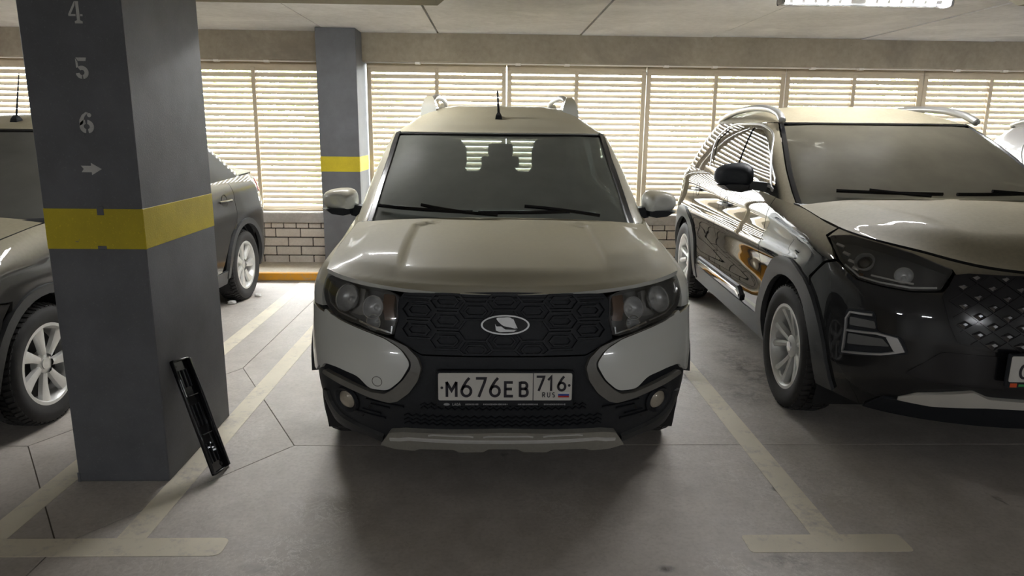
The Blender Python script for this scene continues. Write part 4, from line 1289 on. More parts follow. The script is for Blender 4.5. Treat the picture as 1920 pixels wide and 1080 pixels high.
        panel('window_frame', gh, f if s > 0 else mirror(f), paint, root, holes=hs if s > 0 else [mirror(q) for q in hs], step=(.06, .05), off=0, thick=.025)
        for q in hs: panel('side_window', gh, q if s > 0 else mirror(q), sglass, root, step=(.1, .08), off=-.006, thick=.004)
        # black windscreen seal along the pillar
        q = gh.fx([(x - .018, z) for x, z in spl(edge_ws, 4, False)], s)
        bm = bmesh.new(); ribs(bm, gh, [q], .040, .005, off=.0, base=.01); bobj('windscreen_seal', bm, M['gloss'], root)
        # mirrors
        wing_mirror(root, s, .805, 1.40, 1.10, .205, .135, paint, M['plastic'],
                    [[(.76, 1.36, 1.00), (.76, 1.46, 1.00), (.76, 1.46, 1.07), (.76, 1.36, 1.07)], [(.84, 1.37, 1.02), (.84, 1.44, 1.02), (.84, 1.44, 1.08), (.84, 1.37, 1.08)]])
        # roof rail
        P = [(s * .47, 2.40, 1.665), (s * .455, 2.48, 1.705), (s * .445, 2.7, 1.722), (s * .445, 3.1, 1.725), (s * .45, 3.7, 1.71), (s * .47, 3.9, 1.66)]
        rail = roof_rail(root, P, .019, M['satin'])
        for yy in (2.42, 3.86):
            bm = bmesh.new()
            loft(bm, [[(s * (.478 + a * k), yy + b, z) for a, b in ((-1, -.13 * m), (1, -.13 * m), (1, .13 * m), (-1, .13 * m))] for k, m, z in ((.055, 1, 1.58), (.050, .9, 1.64), (.034, .62, 1.69), (.02, .35, 1.715))])
            bobj('rail_foot', bm, paint, rail, angle=50)
    # --- lower mesh, skid plate
    for k, (z0, x1) in enumerate(((.372, .40), (.352, .40), (.334, .40), (.428, .33), (.412, .33))):
        bm = bmesh.new()
        pts = [(x, z0 + (.007 if i % 2 else -.004)) for i, x in enumerate(np.linspace(-x1, x1, 49))]
        ribs(bm, tub, [tub.fx(pts)], .007, .007, off=-.011); bobj('lower_mesh', bm, M['plastic'], root)
    sk = [(-.506, .215), (-.46, .292), (-.40, .304), (0, .318), (.40, .304), (.46, .292), (.506, .215), (.44, .204), (.36, .208), (.34, .220), (.20, .226), (.18, .212), (.08, .216), (.06, .232), (-.06, .232), (-.08, .216), (-.18, .212), (-.20, .226), (-.34, .220), (-.36, .208), (-.44, .204)]
    skid = panel('skid_plate', tub, nose(tub, rc(sk, .006, 2)), plain('skid_grey', (.34, .33, .29), .45, .3, grain=.15, gscale=70), root, step=(.04, .03), off=.014, thick=.04)
    bm = bmesh.new()
    ribs(bm, tub, [tub.fx(dens([(-.46, .258), (-.42, .262), (-.38, .272), (.38, .272), (.42, .262), (.46, .258)], .03, False))], .016, .006, off=.014); bobj('skid_ridge', bm, M['alloy'], skid)
    bm = bmesh.new()
    for a, b in ((-.30, -.12), (-.08, .12), (.16, .32)): ribs(bm, tub, [tub.fx(((a, .296), (a + .02, .300), (b - .02, .300), (b, .296)))], .006, .004, off=.014)
    bobj('skid_step', bm, M['alloy'], skid)
    # --- number plate
    np_ = number_plate(root, .005, -.014, .523, [(-.2307, 'M', 0), (-.1738, '6', 1), (-.1167, '7', 1), (-.0628, '6', 1), (-.0048, 'E', 0), (.053, 'B', 0)], [(.1194, '7'), (.1644, '1'), (.2023, '6')])
    GL['L'] = (.52, [[(.08, .98), (.08, .05), (.50, .05)]]); GL['A'] = (.72, [[(.0, .0), (.34, .98), (.68, .0)], [(.14, .32), (.54, .32)]])
    GL['D'] = (.68, [[(.08, .0), (.08, 1.0)], [(.11, .95), (.30, .95)] + [(.34 + .26 * math.cos(a), .49 + .46 * math.sin(a)) for a in np.linspace(PI / 2, -PI / 2, 9)] + [(.11, .05)]])
    write(np_, 'LADA', -.205, -.0775, .0095, .0022, -.0064, M['print'], .22, 'holder_print')
    bm = bmesh.new()
    T = Matrix(((1, 0, 0, -.228), (0, 0, -1, -.0062), (0, 1, 0, -.0730), (0, 0, 0, 1)))
    prism(bm, [(.012 * math.cos(a), .0052 * math.sin(a)) for a in np.linspace(0, 2 * PI, 21)[:-1]], 0, .0006, T); bobj('holder_emblem', bm, M['print'], np_)
    rnd = random.Random(3); bm = bmesh.new(); T = Matrix(((1, 0, 0, 0), (0, 0, -1, -.0062), (0, 1, 0, -.0730), (0, 0, 0, 1)))
    for a, b in ((-.155, -.105), (-.085, .008), (.050, .130), (.152, .232)):
        x = a
        while x < b:
            w = rnd.uniform(.002, .0045); hh = rnd.uniform(.0022, .0034)
            prism(bm, [(x, -hh), (x + w, -hh), (x + w, hh), (x, hh)], 0, .0006, T); x += w + rnd.uniform(.0012, .0022)
    o = bobj('holder_print', bm, M['print'], np_); o['kind'] = 'stuff'
    # --- windscreen, cowl, wipers, roof, tail
    wsl = [(-.716, .985), (-.702, 1.06), (-.684, 1.20), (-.662, 1.34), (-.650, ZR - .022)]
    wp = wsl + [(-.4, ZR - .010), (0, ZR - .008), (.4, ZR - .010)] + [(-x, z) for x, z in wsl[::-1]]
    panel('windscreen', gh, nose(gh, wp), glass, root, step=(.04, .04), off=-.004, thick=.005)
    bm = bmesh.new(); ribs(bm, gh, [gh.fx([(x, ZR - .012) for x in np.linspace(-.64, .64, 31)])], .010, .004, off=.0, base=.008); bobj('windscreen_seal', bm, M['gloss'], root)
    bm = bmesh.new()
    loft(bm, [[(x, 1.06 + .05 * (abs(x) / .74) ** 2, 1.012), (x, 1.02, .97), (x, 1.30, .97), (x, 1.30, 1.012)] for x in np.linspace(-.745, .745, 15)]); bobj('cowl', bm, M['plastic'], root, angle=50)
    U = lambda x, z: (gh.ux(x, z), z)
    wiper(root, gh, U(-.02, 1.040), U(-.42, 1.080), (U(-.655, 1.078), U(-.15, 1.060)), M['gloss'])
    wiper(root, gh, U(.515, 1.036), U(.121, 1.080), (U(-.122, 1.058), U(.36, 1.064)), M['gloss'])
    rp = [tuple(gh.P(u, ZR)[:2]) for u in np.linspace(-2.999, 2.999, 121)]
    panel('roof', roof, [(float(a), float(b)) for a, b in rp], paint, root, step=(.04, .05), off=0, thick=.015)
    tail = Tail(gh)
    panel('rear_window', tail, rc([(-.60, 1.10), (.60, 1.10), (.54, 1.42), (-.54, 1.42)], .05), sglass, root, step=(.08, .06), off=.004, thick=.004)
    panel('tailgate', tail, [(-.66, 1.0), (.66, 1.0), (.60, ZR), (-.60, ZR)], paint, root, holes=[rc([(-.60, 1.10), (.60, 1.10), (.54, 1.42), (-.54, 1.42)], .05)], step=(.08, .06), thick=.02)
    tt = Tail(tub)
    panel('tailgate', tt, [(-.70, .50), (.70, .50), (.72, 1.06), (-.72, 1.06)], paint, root, step=(.08, .06), thick=.02)
    panel('rear_bumper', tt, [(-.79, .24), (.79, .24), (.80, .49), (-.80, .49)], M['plastic2'], root, step=(.08, .06), off=.02, thick=.03)
    # --- aerial
    b = Vector(roof.P(-.01, 1.99)); ae = empty('aerial', tuple(b), 0, root)
    bm = bmesh.new(); loft(bm, [[(sx * w, yy * l, z) for sx, yy in ((-1, -1), (1, -1), (1, 1), (-1, 1))] for w, l, z in ((.022, .035, -.01), (.018, .028, .015), (.009, .012, .032))]); bobj('aerial_base', bm, M['plastic'], ae)
    bm = bmesh.new(); tube(bm, [(0, 0, .02), (-.004, .03, .09), (-.008, .06, .165)], [.008, .007, .0055], 8); bobj('aerial_rod', bm, M['plastic'], ae, smooth=True)
    # --- wheels and cabin
    sp = [(sx * .745, y, a) for y in yw for sx, a in ((-1, .3), (1, .9))]
    wheels(root, .316, .205, .195, 'plain', sp); wheel_wells(root, sp, Ra, zc)
    cabin(root, gh, 1.03, 1.25, .68, 3.15, 1, .60, 2.30)
    inside_mirror(root, 0.0, 1.78, 1.305)
    return root
build_estate()
# ---------------------------------------------------------------- SUVs: the dark one at the right and the white one beyond it
def hood_curve(tub, ztop, umax, n=40):
    u = np.linspace(-umax, umax, n); z = np.full(n, .95)
    for _ in range(30): z = .5 * z + .5 * ztop(tub.P(u, z)[:, 1])
    return tub.P(u, z)

def build_suv(name, loc, ang, label, body, full=True, yw=(.90, 3.60)):
    D = suv_surf(); tub, hood, gh, roof, ztop, ZR = (D[k] for k in ('tub', 'hood', 'gh', 'roof', 'ztop', 'ZR'))
    root = tag(empty(name, loc, ang), label, 'car')
    paint = body
    clad = plain(name + '_cladding', (.060, .062, .064), .45, grain=.2, gscale=90)
    glass = pane(name + '_windscreen', (.62, .65, .60), .48, (.36, .33, .255), .30, .06)
    sglass = pane(name + '_side_glass', (.42, .46, .44), .06)
    Ra, zc = .40, .35
    shell(root, tub, ztop, 4.3, yw, Ra, zc)
    C = hood_curve(tub, ztop, .86)
    C = [(float(p[0]), float(p[1])) for p in C if abs(p[0]) < .785]
    poly = C + [(.790, .80), (.792, 1.10), (.45, 1.135), (0, 1.15), (-.45, 1.135), (-.792, 1.10), (-.790, .80)]
    panel('hood', hood, poly, paint, root, step=(.03, .03), off=0, thick=.022)
    Cu = np.linspace(-.90, .90, 81); Cz = np.full(81, .95)
    for _ in range(30): Cz = .5 * Cz + .5 * ztop(tub.P(Cu, Cz)[:, 1])
    HT = tub.fx(dens([(.824, 1.002), (.752, 1.026), (.668, 1.007), (.578, .981), (.452, .927), (.445, .907), (.20, .907), (.0, .907)], .03, False))
    lip = [(float(a), float(b) - .004) for a, b in zip(Cu, Cz) if abs(a) <= HT[0][0]] + HT + mirror(HT)[1:]
    panel('hood_lip', tub, lip, paint, root, step=(.04, .03), off=-.004, thick=.015)
    HLs = [(.820, 1.005), (.752, 1.022), (.668, 1.002), (.578, .976), (.452, .922), (.512, .838), (.612, .826), (.712, .833), (.783, .846), (.826, .915)]
    # bumper skin, nose to arches
    R_ = [(.0, .905), (.30, .905), (.445, .905), (.500, .832), (.612, .820), (.712, .827), (.790, .842), (.836, .905)]
    bump = tub.fx(dens(R_[1:], .03, False)) + tub.fy(dens([(.52, .885), (.60, .80)] + [(y, z) for y, z in arch(yw[0], zc, Ra, .36, .27)][14:], .04, False))
    bot = tub.fx([(x, .24) for x in np.linspace(.72, -.72, 25)])
    top = tub.fx([(x, .905) for x in np.linspace(-.28, .28, 9)])
    panel('bumper', tub, bump + bot + mirror(bump) + top, paint, root, step=(.03, .03), off=-.006, thick=.02)
    if full:
        # grille of diamond studs
        gp = [(.40, .915), (.452, .905), (.505, .815), (.480, .70), (.452, .632), (.375, .600)]
        g = nose(tub, [(-x, z) for x, z in gp] + [(x, z) for x, z in gp[::-1]])
        grille = panel('grille', tub, g, M['gloss'], root, step=(.03, .03), off=.002, thick=.02)
        for r in range(8):
            z = .628 + r * .039
            half = float(np.interp(z, [.60, .632, .70, .815, .915], [.37, .44, .475, .495, .42])) - .028
            for k in range(-5, 6):
                x = (k + .5 * (r % 2)) * .107
                if abs(x) > half: continue
                sc = .42 + .58 * (1 - r / 8)
                Mx = frame_at(tub, tub.ux(x, z), z, .003)
                bm = bmesh.new()
                b = [bm.verts.new(Mx @ Vector((0, dy * sc, dz * sc))) for dy, dz in ((-.034, 0), (0, -.028), (.034, 0), (0, .020))]
                m = [bm.verts.new(Mx @ Vector((-.016 * sc, dy * sc, dz * sc))) for dy, dz in ((-.012, .002), (0, -.006), (.012, .002), (0, .010))]
                for i in range(4): bm.faces.new((b[i], b[(i + 1) % 4], m[(i + 1) % 4], m[i]))
                bm.faces.new(m[::-1])
                bobj('grille_stud', bm, M['satin_dark'], grille)
        for d in (-1, 1):
            for k in range(-9, 10):
                pts = [(k * .107 + d * (i * .0134), .605 + i * .0098) for i in range(32)]
                pts = [(x, z) for x, z in pts if abs(x) < float(np.interp(z, [.60, .632, .70, .815, .915], [.37, .44, .475, .495, .42])) - .01]
                if len(pts) > 2:
                    bm = bmesh.new(); ribs(bm, tub, [tub.fx(pts)], .006, .004, off=.002); bobj('grille_bar', bm, M['gloss'], grille)
        low = nose(tub, rc([(-.50, .58), (-.62, .46), (-.50, .435), (.50, .435), (.62, .46), (.50, .58)], .02)); panel('lower_intake', tub, low, M['gloss'], root, step=(.05, .04), off=.002, thick=.01)
        sk = [(-.62, .335), (-.56, .376), (-.37, .420), (-.31, .394), (0, .388), (.31, .394), (.37, .420), (.56, .376), (.62, .335), (.50, .330), (.30, .352), (0, .356), (-.30, .352), (-.50, .330)]
        panel('skid_plate', tub, nose(tub, rc(sk, .01, 2)), plain('suv_skid_silver', (.62, .60, .55), .4, .2), root, step=(.04, .03), off=.018, thick=.03)
        panel('bumper_lip', tub, nose(tub, [(-.70, .245), (.70, .245), (.66, .325), (.30, .345), (-.30, .345), (-.66, .325)]), M['plastic'], root, step=(.05, .04), off=.010, thick=.03)
        pl = number_plate(root, -.022, -.030, .548, [(-.222, 'C', 0)], None)
        boxo('holder_print', (-.250, -.222, -.0075, -.0060, -.0800, -.0625), M['orange'], pl)
        boxo('holder_print', (-.214, -.120, -.0075, -.0060, -.0760, -.0665), M['green'], pl)
    for s in (-1, 1):
        # headlamp
        h = nose(tub, rc(HLs, .014, 3), s)
        case = panel('headlamp', tub, h, M['lampdark'], root, step=(.05, .05), off=-.06, thick=0)
        band('lamp_wall', tub, h, .0, -.06, M['lampdark'], case)
        panel('lamp_lens', tub, h, M['lens_dusty'], case, step=(.03, .03), off=.004, thick=.006)
        if full:
            Mx = frame_at(tub, tub.ux(s * .752, .930), .930, -.014)
            bm = bmesh.new(); lathe(bm, [(.046, .002), (.042, -.006), (.036, .004), (.034, .03)], 28, Mx); pr = bobj('projector', bm, M['alloy'], case, angle=50)
            bm = bmesh.new(); lathe(bm, [(.033, .012), (.024, .002), (.012, -.003), (.0005, -.004)], 24, Mx); bobj('projector_lens', bm, M['gloss'], pr, smooth=True)
            bowl('reflector', frame_at(tub, tub.ux(s * .63, .890), .890, -.016), .036, .04, M['reflector'], case, M['satin'])
            for k in range(4):
                bm = bmesh.new(); ribs(bm, tub, [tub.fx(dens([(.812 - .006 * k, .985 - .030 * k), (.796 - .006 * k, .978 - .030 * k)], .01, False), s)], .016, .008, off=-.018); bobj('lamp_fin', bm, M['alloy'], case)
            for path in ([(.815, .900), (.778, .858), (.712, .846), (.612, .840), (.520, .850)], [(.74, .872), (.66, .862), (.60, .858)]):
                bm = bmesh.new(); ribs(bm, tub, [tub.fx(dens(path, .02, False), s)], .010, .006, off=-.014); bobj('lamp_strip', bm, M['alloy'], case)
            bm = bmesh.new(); ribs(bm, tub, [tub.fx([(.775, .868), (.765, .866)], s)], .014, .006, off=-.012); bobj('indicator', bm, M['amber'], case)
            # fog lamp with its bright frame
            fp = rc([(.728, .715), (.812, .706), (.826, .480), (.610, .548), (.640, .620), (.72, .630)], .015)
            fog = panel('fog_lamp', tub, nose(tub, fp, s), M['plastic'], root, step=(.05, .05), off=.001, thick=.02)
            q = tub.fx(dens([(.735, .698), (.800, .692), (.810, .660), (.812, .500), (.700, .530), (.628, .560), (.655, .612), (.72, .620), (.808, .606)], .02, False), s)
            bm = bmesh.new(); ribs(bm, tub, [q], .012, .009, off=.001); bobj('fog_frame', bm, M['satin'], fog)
            panel('fog_lens', tub, nose(tub, rc([(.800, .672), (.728, .672), (.722, .640), (.800, .634)], .006), s), M['bulb_dim'], fog, step=(.05, .05), off=.006, thick=.01)
            panel('fog_lens', tub, nose(tub, rc([(.802, .596), (.70, .602), (.676, .572), (.802, .545)], .006), s), M['bulb_dim'], fog, step=(.05, .05), off=.006, thick=.01)
            panel('bumper_tip', tub, nose(tub, rc([(.655, .612), (.628, .560), (.66, .552), (.69, .612)], .006), s), M['satin'], fog, step=(.05, .05), off=.010, thick=.01)
        # front wing
        w = tub.fx([(.838, .915), (.832, .96), (.826, 1.006)])
        w += tub.fy(top_edge(ztop, .62, 1.395, dz=.006)) + tub.fy(dens([(1.395, 1.08), (1.395, .40)], .06, False))
        w += tub.fy(arch(yw[0], zc, Ra, .40, .62)) + tub.fy([(.62, .80), (.53, .892)])
        panel('front_wing', tub, w if s > 0 else mirror(w), paint, root, step=(.05, .03), off=0, thick=.02)
        d1 = [(1.402, .40), (2.49, .40)] + top_edge(ztop, 1.402, 2.49)[::-1]
        door = panel('door', tub, side(tub, d1, s), paint, root, step=(.04, .03), off=0, thick=.02); door_handle(door, tub, 2.32, .985, s, M['satin'])
        d2 = [(2.498, .40), (3.06, .40), (3.14, .52), (3.22, .66), (3.30, .78)] + top_edge(ztop, 2.498, 3.42)[::-1]
        door = panel('door', tub, side(tub, d2, s), paint, root, step=(.04, .03), off=0, thick=.02); door_handle(door, tub, 3.22, 1.02, s, M['satin'])
        rq = [(3.308, .78)] + top_edge(ztop, 3.428, 4.05) + [(4.12, .9), (4.12, .5), (4.02, .36)] + arch(yw[1], zc, Ra, .36, .56)
        panel('rear_quarter', tub, side(tub, rq, s), paint, root, step=(.05, .03), off=0, thick=.02)
        si = [(1.30, .25), (3.20, .25), (3.19, .395), (1.31, .395)]
        panel('sill', tub, side(tub, si, s), clad, root, step=(.1, .05), off=.006, thick=.02)
        bm = bmesh.new(); ribs(bm, tub, [tub.fy(dens([(1.72, .425), (1.80, .470), (2.95, .462), (3.0, .440)], .06, False), s)], .055, .016, off=.0); strip = bobj('door_moulding', bm, M['plastic'], root)
        bm = bmesh.new(); ribs(bm, tub, [tub.fy(dens([(1.74, .440), (1.82, .458), (2.93, .450)], .06, False), s)], .022, .008, off=.016); bobj('bright_strip', bm, M['chrome'], strip)
        for yc, z1 in ((yw[0], .28), (yw[1], .28)):
            a = arch(yc, zc, Ra - .005, .27, z1) + arch(yc, zc, Ra + .095, .27, z1)[::-1]
            panel('arch_cladding', tub, side(tub, a, s, .04), clad, root, step=(.05, .05), off=.014, thick=.03)
        # greenhouse
        edge_ws = [(.785, 1.06), (.768, 1.16), (.738, 1.28), (.690, 1.42), (.628, ZR - .004)]
        f = gh.fx(edge_ws) + [(float(q), ZR - .004) for q in np.linspace(1.05, 2.70, 20)] + [(2.70, 1.35), (2.66, 1.13)] + gh.fy([(y, float(ztop(y)) - .02) for y in np.linspace(3.8, 1.40, 20)])
        wins = [rc([(1.60, 1.190), (1.92, 1.43), (2.16, 1.515), (2.42, 1.532), (2.41, 1.205)], .03), rc([(2.48, 1.208), (2.50, 1.532), (3.02, 1.525), (3.24, 1.43), (3.14, 1.25), (3.06, 1.228)], .03)]
        hs = [gh.fy(dens(wn, .05)) for wn in wins]
        panel('window_frame', gh, f if s > 0 else mirror(f), paint, root, holes=hs if s > 0 else [mirror(q) for q in hs], step=(.05, .04), off=0, thick=.025)
        for q in hs: panel('side_window', gh, q if s > 0 else mirror(q), sglass, root, step=(.1, .08), off=-.006, thick=.004)
        q = gh.fy(spl([(1.56, 1.172), (1.90, 1.455), (2.18, 1.540), (2.6, 1.556), (3.02, 1.545), (3.28, 1.43), (3.18, 1.235), (3.08, 1.208), (2.45, 1.185), (1.60, 1.170)], 5), s)
        bm = bmesh.new(); ribs(bm, gh, [q], .016, .005, off=.0, closed=True); bobj('window_trim', bm, M['satin'], root)
        bm = bmesh.new(); ribs(bm, gh, [gh.fx([(x - .016, z) for x, z in spl(edge_ws, 4, False)], s)], .034, .005, off=.0, base=.01); bobj('windscreen_seal', bm, M['gloss'], root)
        wing_mirror(root, s, .875, 1.70, 1.225, .235, .165, M['plastic'], M['gloss'],
                    [[(.81, 1.62, 1.13), (.81, 1.76, 1.13), (.81, 1.76, 1.19), (.81, 1.62, 1.19)], [(.93, 1.66, 1.15), (.93, 1.75, 1.15), (.93, 1.75, 1.20), (.93, 1.66, 1.20)]])
        P = [(s * .635, 1.98, 1.575), (s * .62, 2.10, 1.620), (s * .605, 2.35, 1.660), (s * .595, 2.75, 1.677), (s * .60, 3.2, 1.660), (s * .615, 3.5, 1.615), (s * .62, 3.62, 1.580)]
        roof_rail(root, P, .024, M['satin'])
    wsl = [(-.780, 1.06), (-.763, 1.16), (-.733, 1.28), (-.685, 1.42), (-.632, ZR - .024)]
    wp = wsl + [(-.4, ZR - .010), (0, ZR - .008), (.4, ZR - .010)] + [(-x, z) for x, z in wsl[::-1]]
    panel('windscreen', gh, nose(gh, wp), glass, root, step=(.04, .04), off=-.004, thick=.005)
    bm = bmesh.new(); ribs(bm, gh, [gh.fx([(x, ZR - .010) for x in np.linspace(-.62, .62, 31)])], .016, .004, off=.0, base=.008); bobj('windscreen_seal', bm, M['gloss'], root)
    bm = bmesh.new(); loft(bm, [[(x, 1.05 + .07 * (abs(x) / .78) ** 2, 1.105), (x, 1.05, 1.04), (x, 1.36, 1.04), (x, 1.36, 1.105)] for x in np.linspace(-.785, .785, 15)]); bobj('cowl', bm, M['plastic'], root, angle=50)
    if full:
        U = lambda x, z: (gh.ux(x, z), z)
        wiper(root, gh, U(-.10, 1.142), U(-.40, 1.165), (U(-.56, 1.165), U(-.02, 1.160)), M['gloss'])
        wiper(root, gh, U(.58, 1.142), U(.26, 1.168), (U(.06, 1.160), U(.55, 1.165)), M['gloss'])
    rp = [tuple(gh.P(u, ZR)[:2]) for u in np.linspace(-2.999, 2.999, 121)]
    panel('roof', roof, [(float(a), float(b)) for a, b in rp], paint, root, step=(.05, .05), off=0, thick=.015)
    tail = Tail(gh); hole = rc([(-.58, 1.22), (.58, 1.22), (.50, 1.50), (-.50, 1.50)], .05)
    panel('rear_window', tail, hole, sglass, root, step=(.08, .06), off=.004, thick=.004)
    panel('tailgate', tail, [(-.68, 1.10), (.68, 1.10), (.58, ZR), (-.58, ZR)], paint, root, holes=[hole], step=(.08, .06), thick=.02)
    tt = Tail(tub)
    panel('tailgate', tt, [(-.74, .55), (.74, .55), (.72, 1.15), (-.72, 1.15)], paint, root, step=(.08, .06), thick=.02)
    panel('rear_bumper', tt, [(-.82, .26), (.82, .26), (.84, .54), (-.84, .54)], M['plastic2'], root, step=(.08, .06), off=.02, thick=.03)
    sp = [(sx * .785, y, a) for y in yw for sx, a in ((-1, .25), (1, .9))]
    wheels(root, .35, .232, .215, 'twin', sp); wheel_wells(root, sp, Ra, zc)
    cabin(root, gh, 1.10, 1.30, .72, 3.05, 1, .64, 2.25)
    inside_mirror(root, -.02, 1.97, 1.43)
    return root
M['lampdark'] = plain('lamp_case_dark', (.10, .10, .105), .3)
M['satin_dark'] = plain('smoked_chrome', (.26, .26, .27), .22, .9)
M['bulb_dim'] = plain('smoked_lens', (.12, .12, .12), .25)
M['lens_dusty'] = pane('lamp_lens_dusty', (.95, .96, .96), .06, (.40, .36, .28))
build_suv('dark_suv', (2.443, 2.773, 0), -.0567, 'dusty dark grey SUV with diamond-stud grille and roof rails', dusty_paint('dark_grey_paint_dusty', (.016, .0165, .0175), metal=.0, rough=.4, dust=.97, side=.006, spec=.0, coat_rough=.012, dustcol=(.27, .237, .165)))
build_suv('white_suv', (5.40, 2.95, 0), 0.0, 'white car with roof rails parked at the far right behind the dark SUV', dusty_paint('white_silver_paint', (.62, .62, .64), rough=.2, dust=.45, side=.05, dustcol=(.48, .45, .41)), full=False)
# ---------------------------------------------------------------- the dark sedan behind the numbered pillar
def build_sedan():
    D = sedan_surf(); tub, hood, gh, roof, trunk, ztop, ZR = (D[k] for k in ('tub', 'hood', 'gh', 'roof', 'trunk', 'ztop', 'ZR'))
    root = tag(empty('sedan_car', (-3.104, 2.70, 0), -.031), 'dusty dark grey sedan half hidden behind the numbered pillar', 'car')
    paint = dusty_paint('dark_sedan_paint', (.050, .049, .048), metal=.2, rough=.35, dust=.95, side=.02, spec=.05, coat_rough=.015)
    clad = plain('sedan_cladding', (.045, .046, .048), .5, grain=.2, gscale=90)
    glass = pane('sedan_windscreen', (.70, .74, .70), .45, (.44, .43, .38), .30, .10)
    sglass = pane('sedan_side_glass', (.45, .50, .48), .06)
    Ra, zc, yw = .365, .315, (.84, 3.55)
    shell(root, tub, ztop, 4.3, yw, Ra, zc)
    xs = np.linspace(-.735, .735, 41)
    poly = [(float(x), float(hood.edge(np.array(x)))) for x in xs] + [(.745, .6), (.745, 1.075), (0, 1.095), (-.745, 1.075), (-.745, .6)]
    panel('hood', hood, poly, paint, root, step=(.04, .04), off=0, thick=.022)
    R_ = tub.fx(dens([(.30, .80), (.42, .75), (.50, .69), (.66, .69), (.735, .73)], .03, False)) + tub.fy(dens([(.34, .72), (.60, .68)] + [(.54, .62), (.485, .50), (.468, .40), (.475, .28)], .04, False))
    bot = tub.fx([(x, .22) for x in np.linspace(.70, -.70, 25)]); top = tub.fx([(x, .80) for x in np.linspace(-.28, .28, 9)])
    panel('bumper', tub, R_ + bot + mirror(R_) + top, paint, root, step=(.05, .05), off=-.006, thick=.02)
    gp = [(.36, .775), (.40, .70), (.34, .62)]
    panel('grille', tub, nose(tub, [(-x, z) for x, z in gp] + [(x, z) for x, z in gp[::-1]]), M['gloss'], root, step=(.05, .05), off=.004, thick=.02)
    HL = [(.742, .86), (.66, .862), (.52, .845), (.42, .818), (.44, .765), (.515, .705), (.66, .705), (.735, .745), (.755, .80)]
    for s in (-1, 1):
        h = nose(tub, rc(HL, .018, 3), s)
        case = panel('headlamp', tub, h, M['lampcase'], root, step=(.05, .05), off=-.06, thick=0); band('lamp_wall', tub, h, 0, -.06, M['lampcase'], case)
        panel('lamp_lens', tub, h, M['lens'], case, step=(.05, .05), off=.004, thick=.006)
        for x, z in ((.66, .785), (.55, .775)): bowl('reflector', frame_at(tub, tub.ux(s * x, z), z, -.016), .045, .045, M['reflector'], case, M['chrome'])
        w = tub.fx([(.760, .74), (.762, .80), (.75, .865)]) + tub.fy(top_edge(ztop, .33, 1.165)) + tub.fy(dens([(1.165, .97), (1.165, .36)], .06, False)) + tub.fy(arch(yw[0], zc, Ra, .36, .58)) + tub.fy([(.61, .69), (.45, .715)])
        panel('front_wing', tub, w if s > 0 else mirror(w), paint, root, step=(.05, .03), off=0, thick=.02)
        d1 = [(1.172, .34), (2.20, .34)] + top_edge(ztop, 1.172, 2.20)[::-1]
        door = panel('door', tub, side(tub, d1, s), paint, root, step=(.05, .03), off=0, thick=.02); door_handle(door, tub, 2.05, .90, s, paint)
        d2 = [(2.208, .34), (3.02, .34), (3.13, .50), (3.22, .62), (3.34, .70)] + top_edge(ztop, 2.208, 3.36)[::-1]
        door = panel('door', tub, side(tub, d2, s), paint, root, step=(.05, .03), off=0, thick=.02); door_handle(door, tub, 3.14, .905, s, paint)
        rq = [(3.348, .70)] + top_edge(ztop, 3.368, 4.10) + [(3.95, 1.045), (3.92, .93), (4.10, .90), (4.10, .5), (3.98, .33)] + arch(yw[1], zc, Ra, .33, .52)
        panel('rear_quarter', tub, side(tub, rq, s), paint, root, step=(.05, .03), off=0, thick=.02)
        tl = [(3.94, 1.035), (4.16, 1.045), (4.20, .90), (3.91, .935)]
        panel('tail_lamp', tub, side(tub, rc(tl, .03), s), M['red'], root, step=(.04, .03), off=.004, thick=.02)
        panel('sill', tub, side(tub, [(1.19, .22), (3.17, .22), (3.16, .335), (1.20, .335)], s), clad, root, step=(.1, .05), off=.006, thick=.02)
        for yc in yw:
            a = arch(yc, zc, Ra - .005, .25, .27) + arch(yc, zc, Ra + .045, .25, .27)[::-1]
            panel('arch_cladding', tub, side(tub, a, s, .04), clad, root, step=(.05, .05), off=.014, thick=.03)
        edge_ws = [(.735, .985), (.718, 1.06), (.685, 1.20), (.645, 1.34), (.605, ZR - .004)]
        f = gh.fx(edge_ws) + [(float(q), ZR - .004) for q in np.linspace(1.05, 2.60, 20)] + [(2.60, 1.30), (2.55, 1.03)] + gh.fy([(y, float(ztop(y)) - .02) for y in np.linspace(3.75, 1.30, 20)])
        wins = [rc([(1.46, 1.075), (1.90, 1.385), (2.16, 1.42), (2.18, 1.09)], .03), rc([(2.24, 1.09), (2.23, 1.42), (2.66, 1.41), (2.90, 1.27), (2.96, 1.12)], .03)]
        hs = [gh.fy(dens(wn, .05)) for wn in wins]
        panel('window_frame', gh, f if s > 0 else mirror(f), paint, root, holes=hs if s > 0 else [mirror(q) for q in hs], step=(.05, .04), off=0, thick=.025)
        for q in hs: panel('side_window', gh, q if s > 0 else mirror(q), sglass, root, step=(.1, .08), off=-.006, thick=.004)
        bm = bmesh.new(); ribs(bm, gh, [gh.fx([(x - .016, z) for x, z in spl(edge_ws, 4, False)], s)], .034, .005, off=.0, base=.01); bobj('windscreen_seal', bm, M['gloss'], root)
        wing_mirror(root, s, .80, 1.40, 1.09, .20, .13, paint, M['plastic'], [[(.75, 1.36, 1.00), (.75, 1.46, 1.00), (.75, 1.46, 1.07), (.75, 1.36, 1.07)], [(.84, 1.37, 1.02), (.84, 1.44, 1.02), (.84, 1.44, 1.08), (.84, 1.37, 1.08)]])
    wsl = [(-.730, .985), (-.713, 1.06), (-.680, 1.20), (-.640, 1.34), (-.602, ZR - .022)]
    panel('windscreen', gh, nose(gh, wsl + [(-.4, ZR - .010), (0, ZR - .008), (.4, ZR - .010)] + [(-x, z) for x, z in wsl[::-1]]), glass, root, step=(.05, .05), off=-.004, thick=.005)
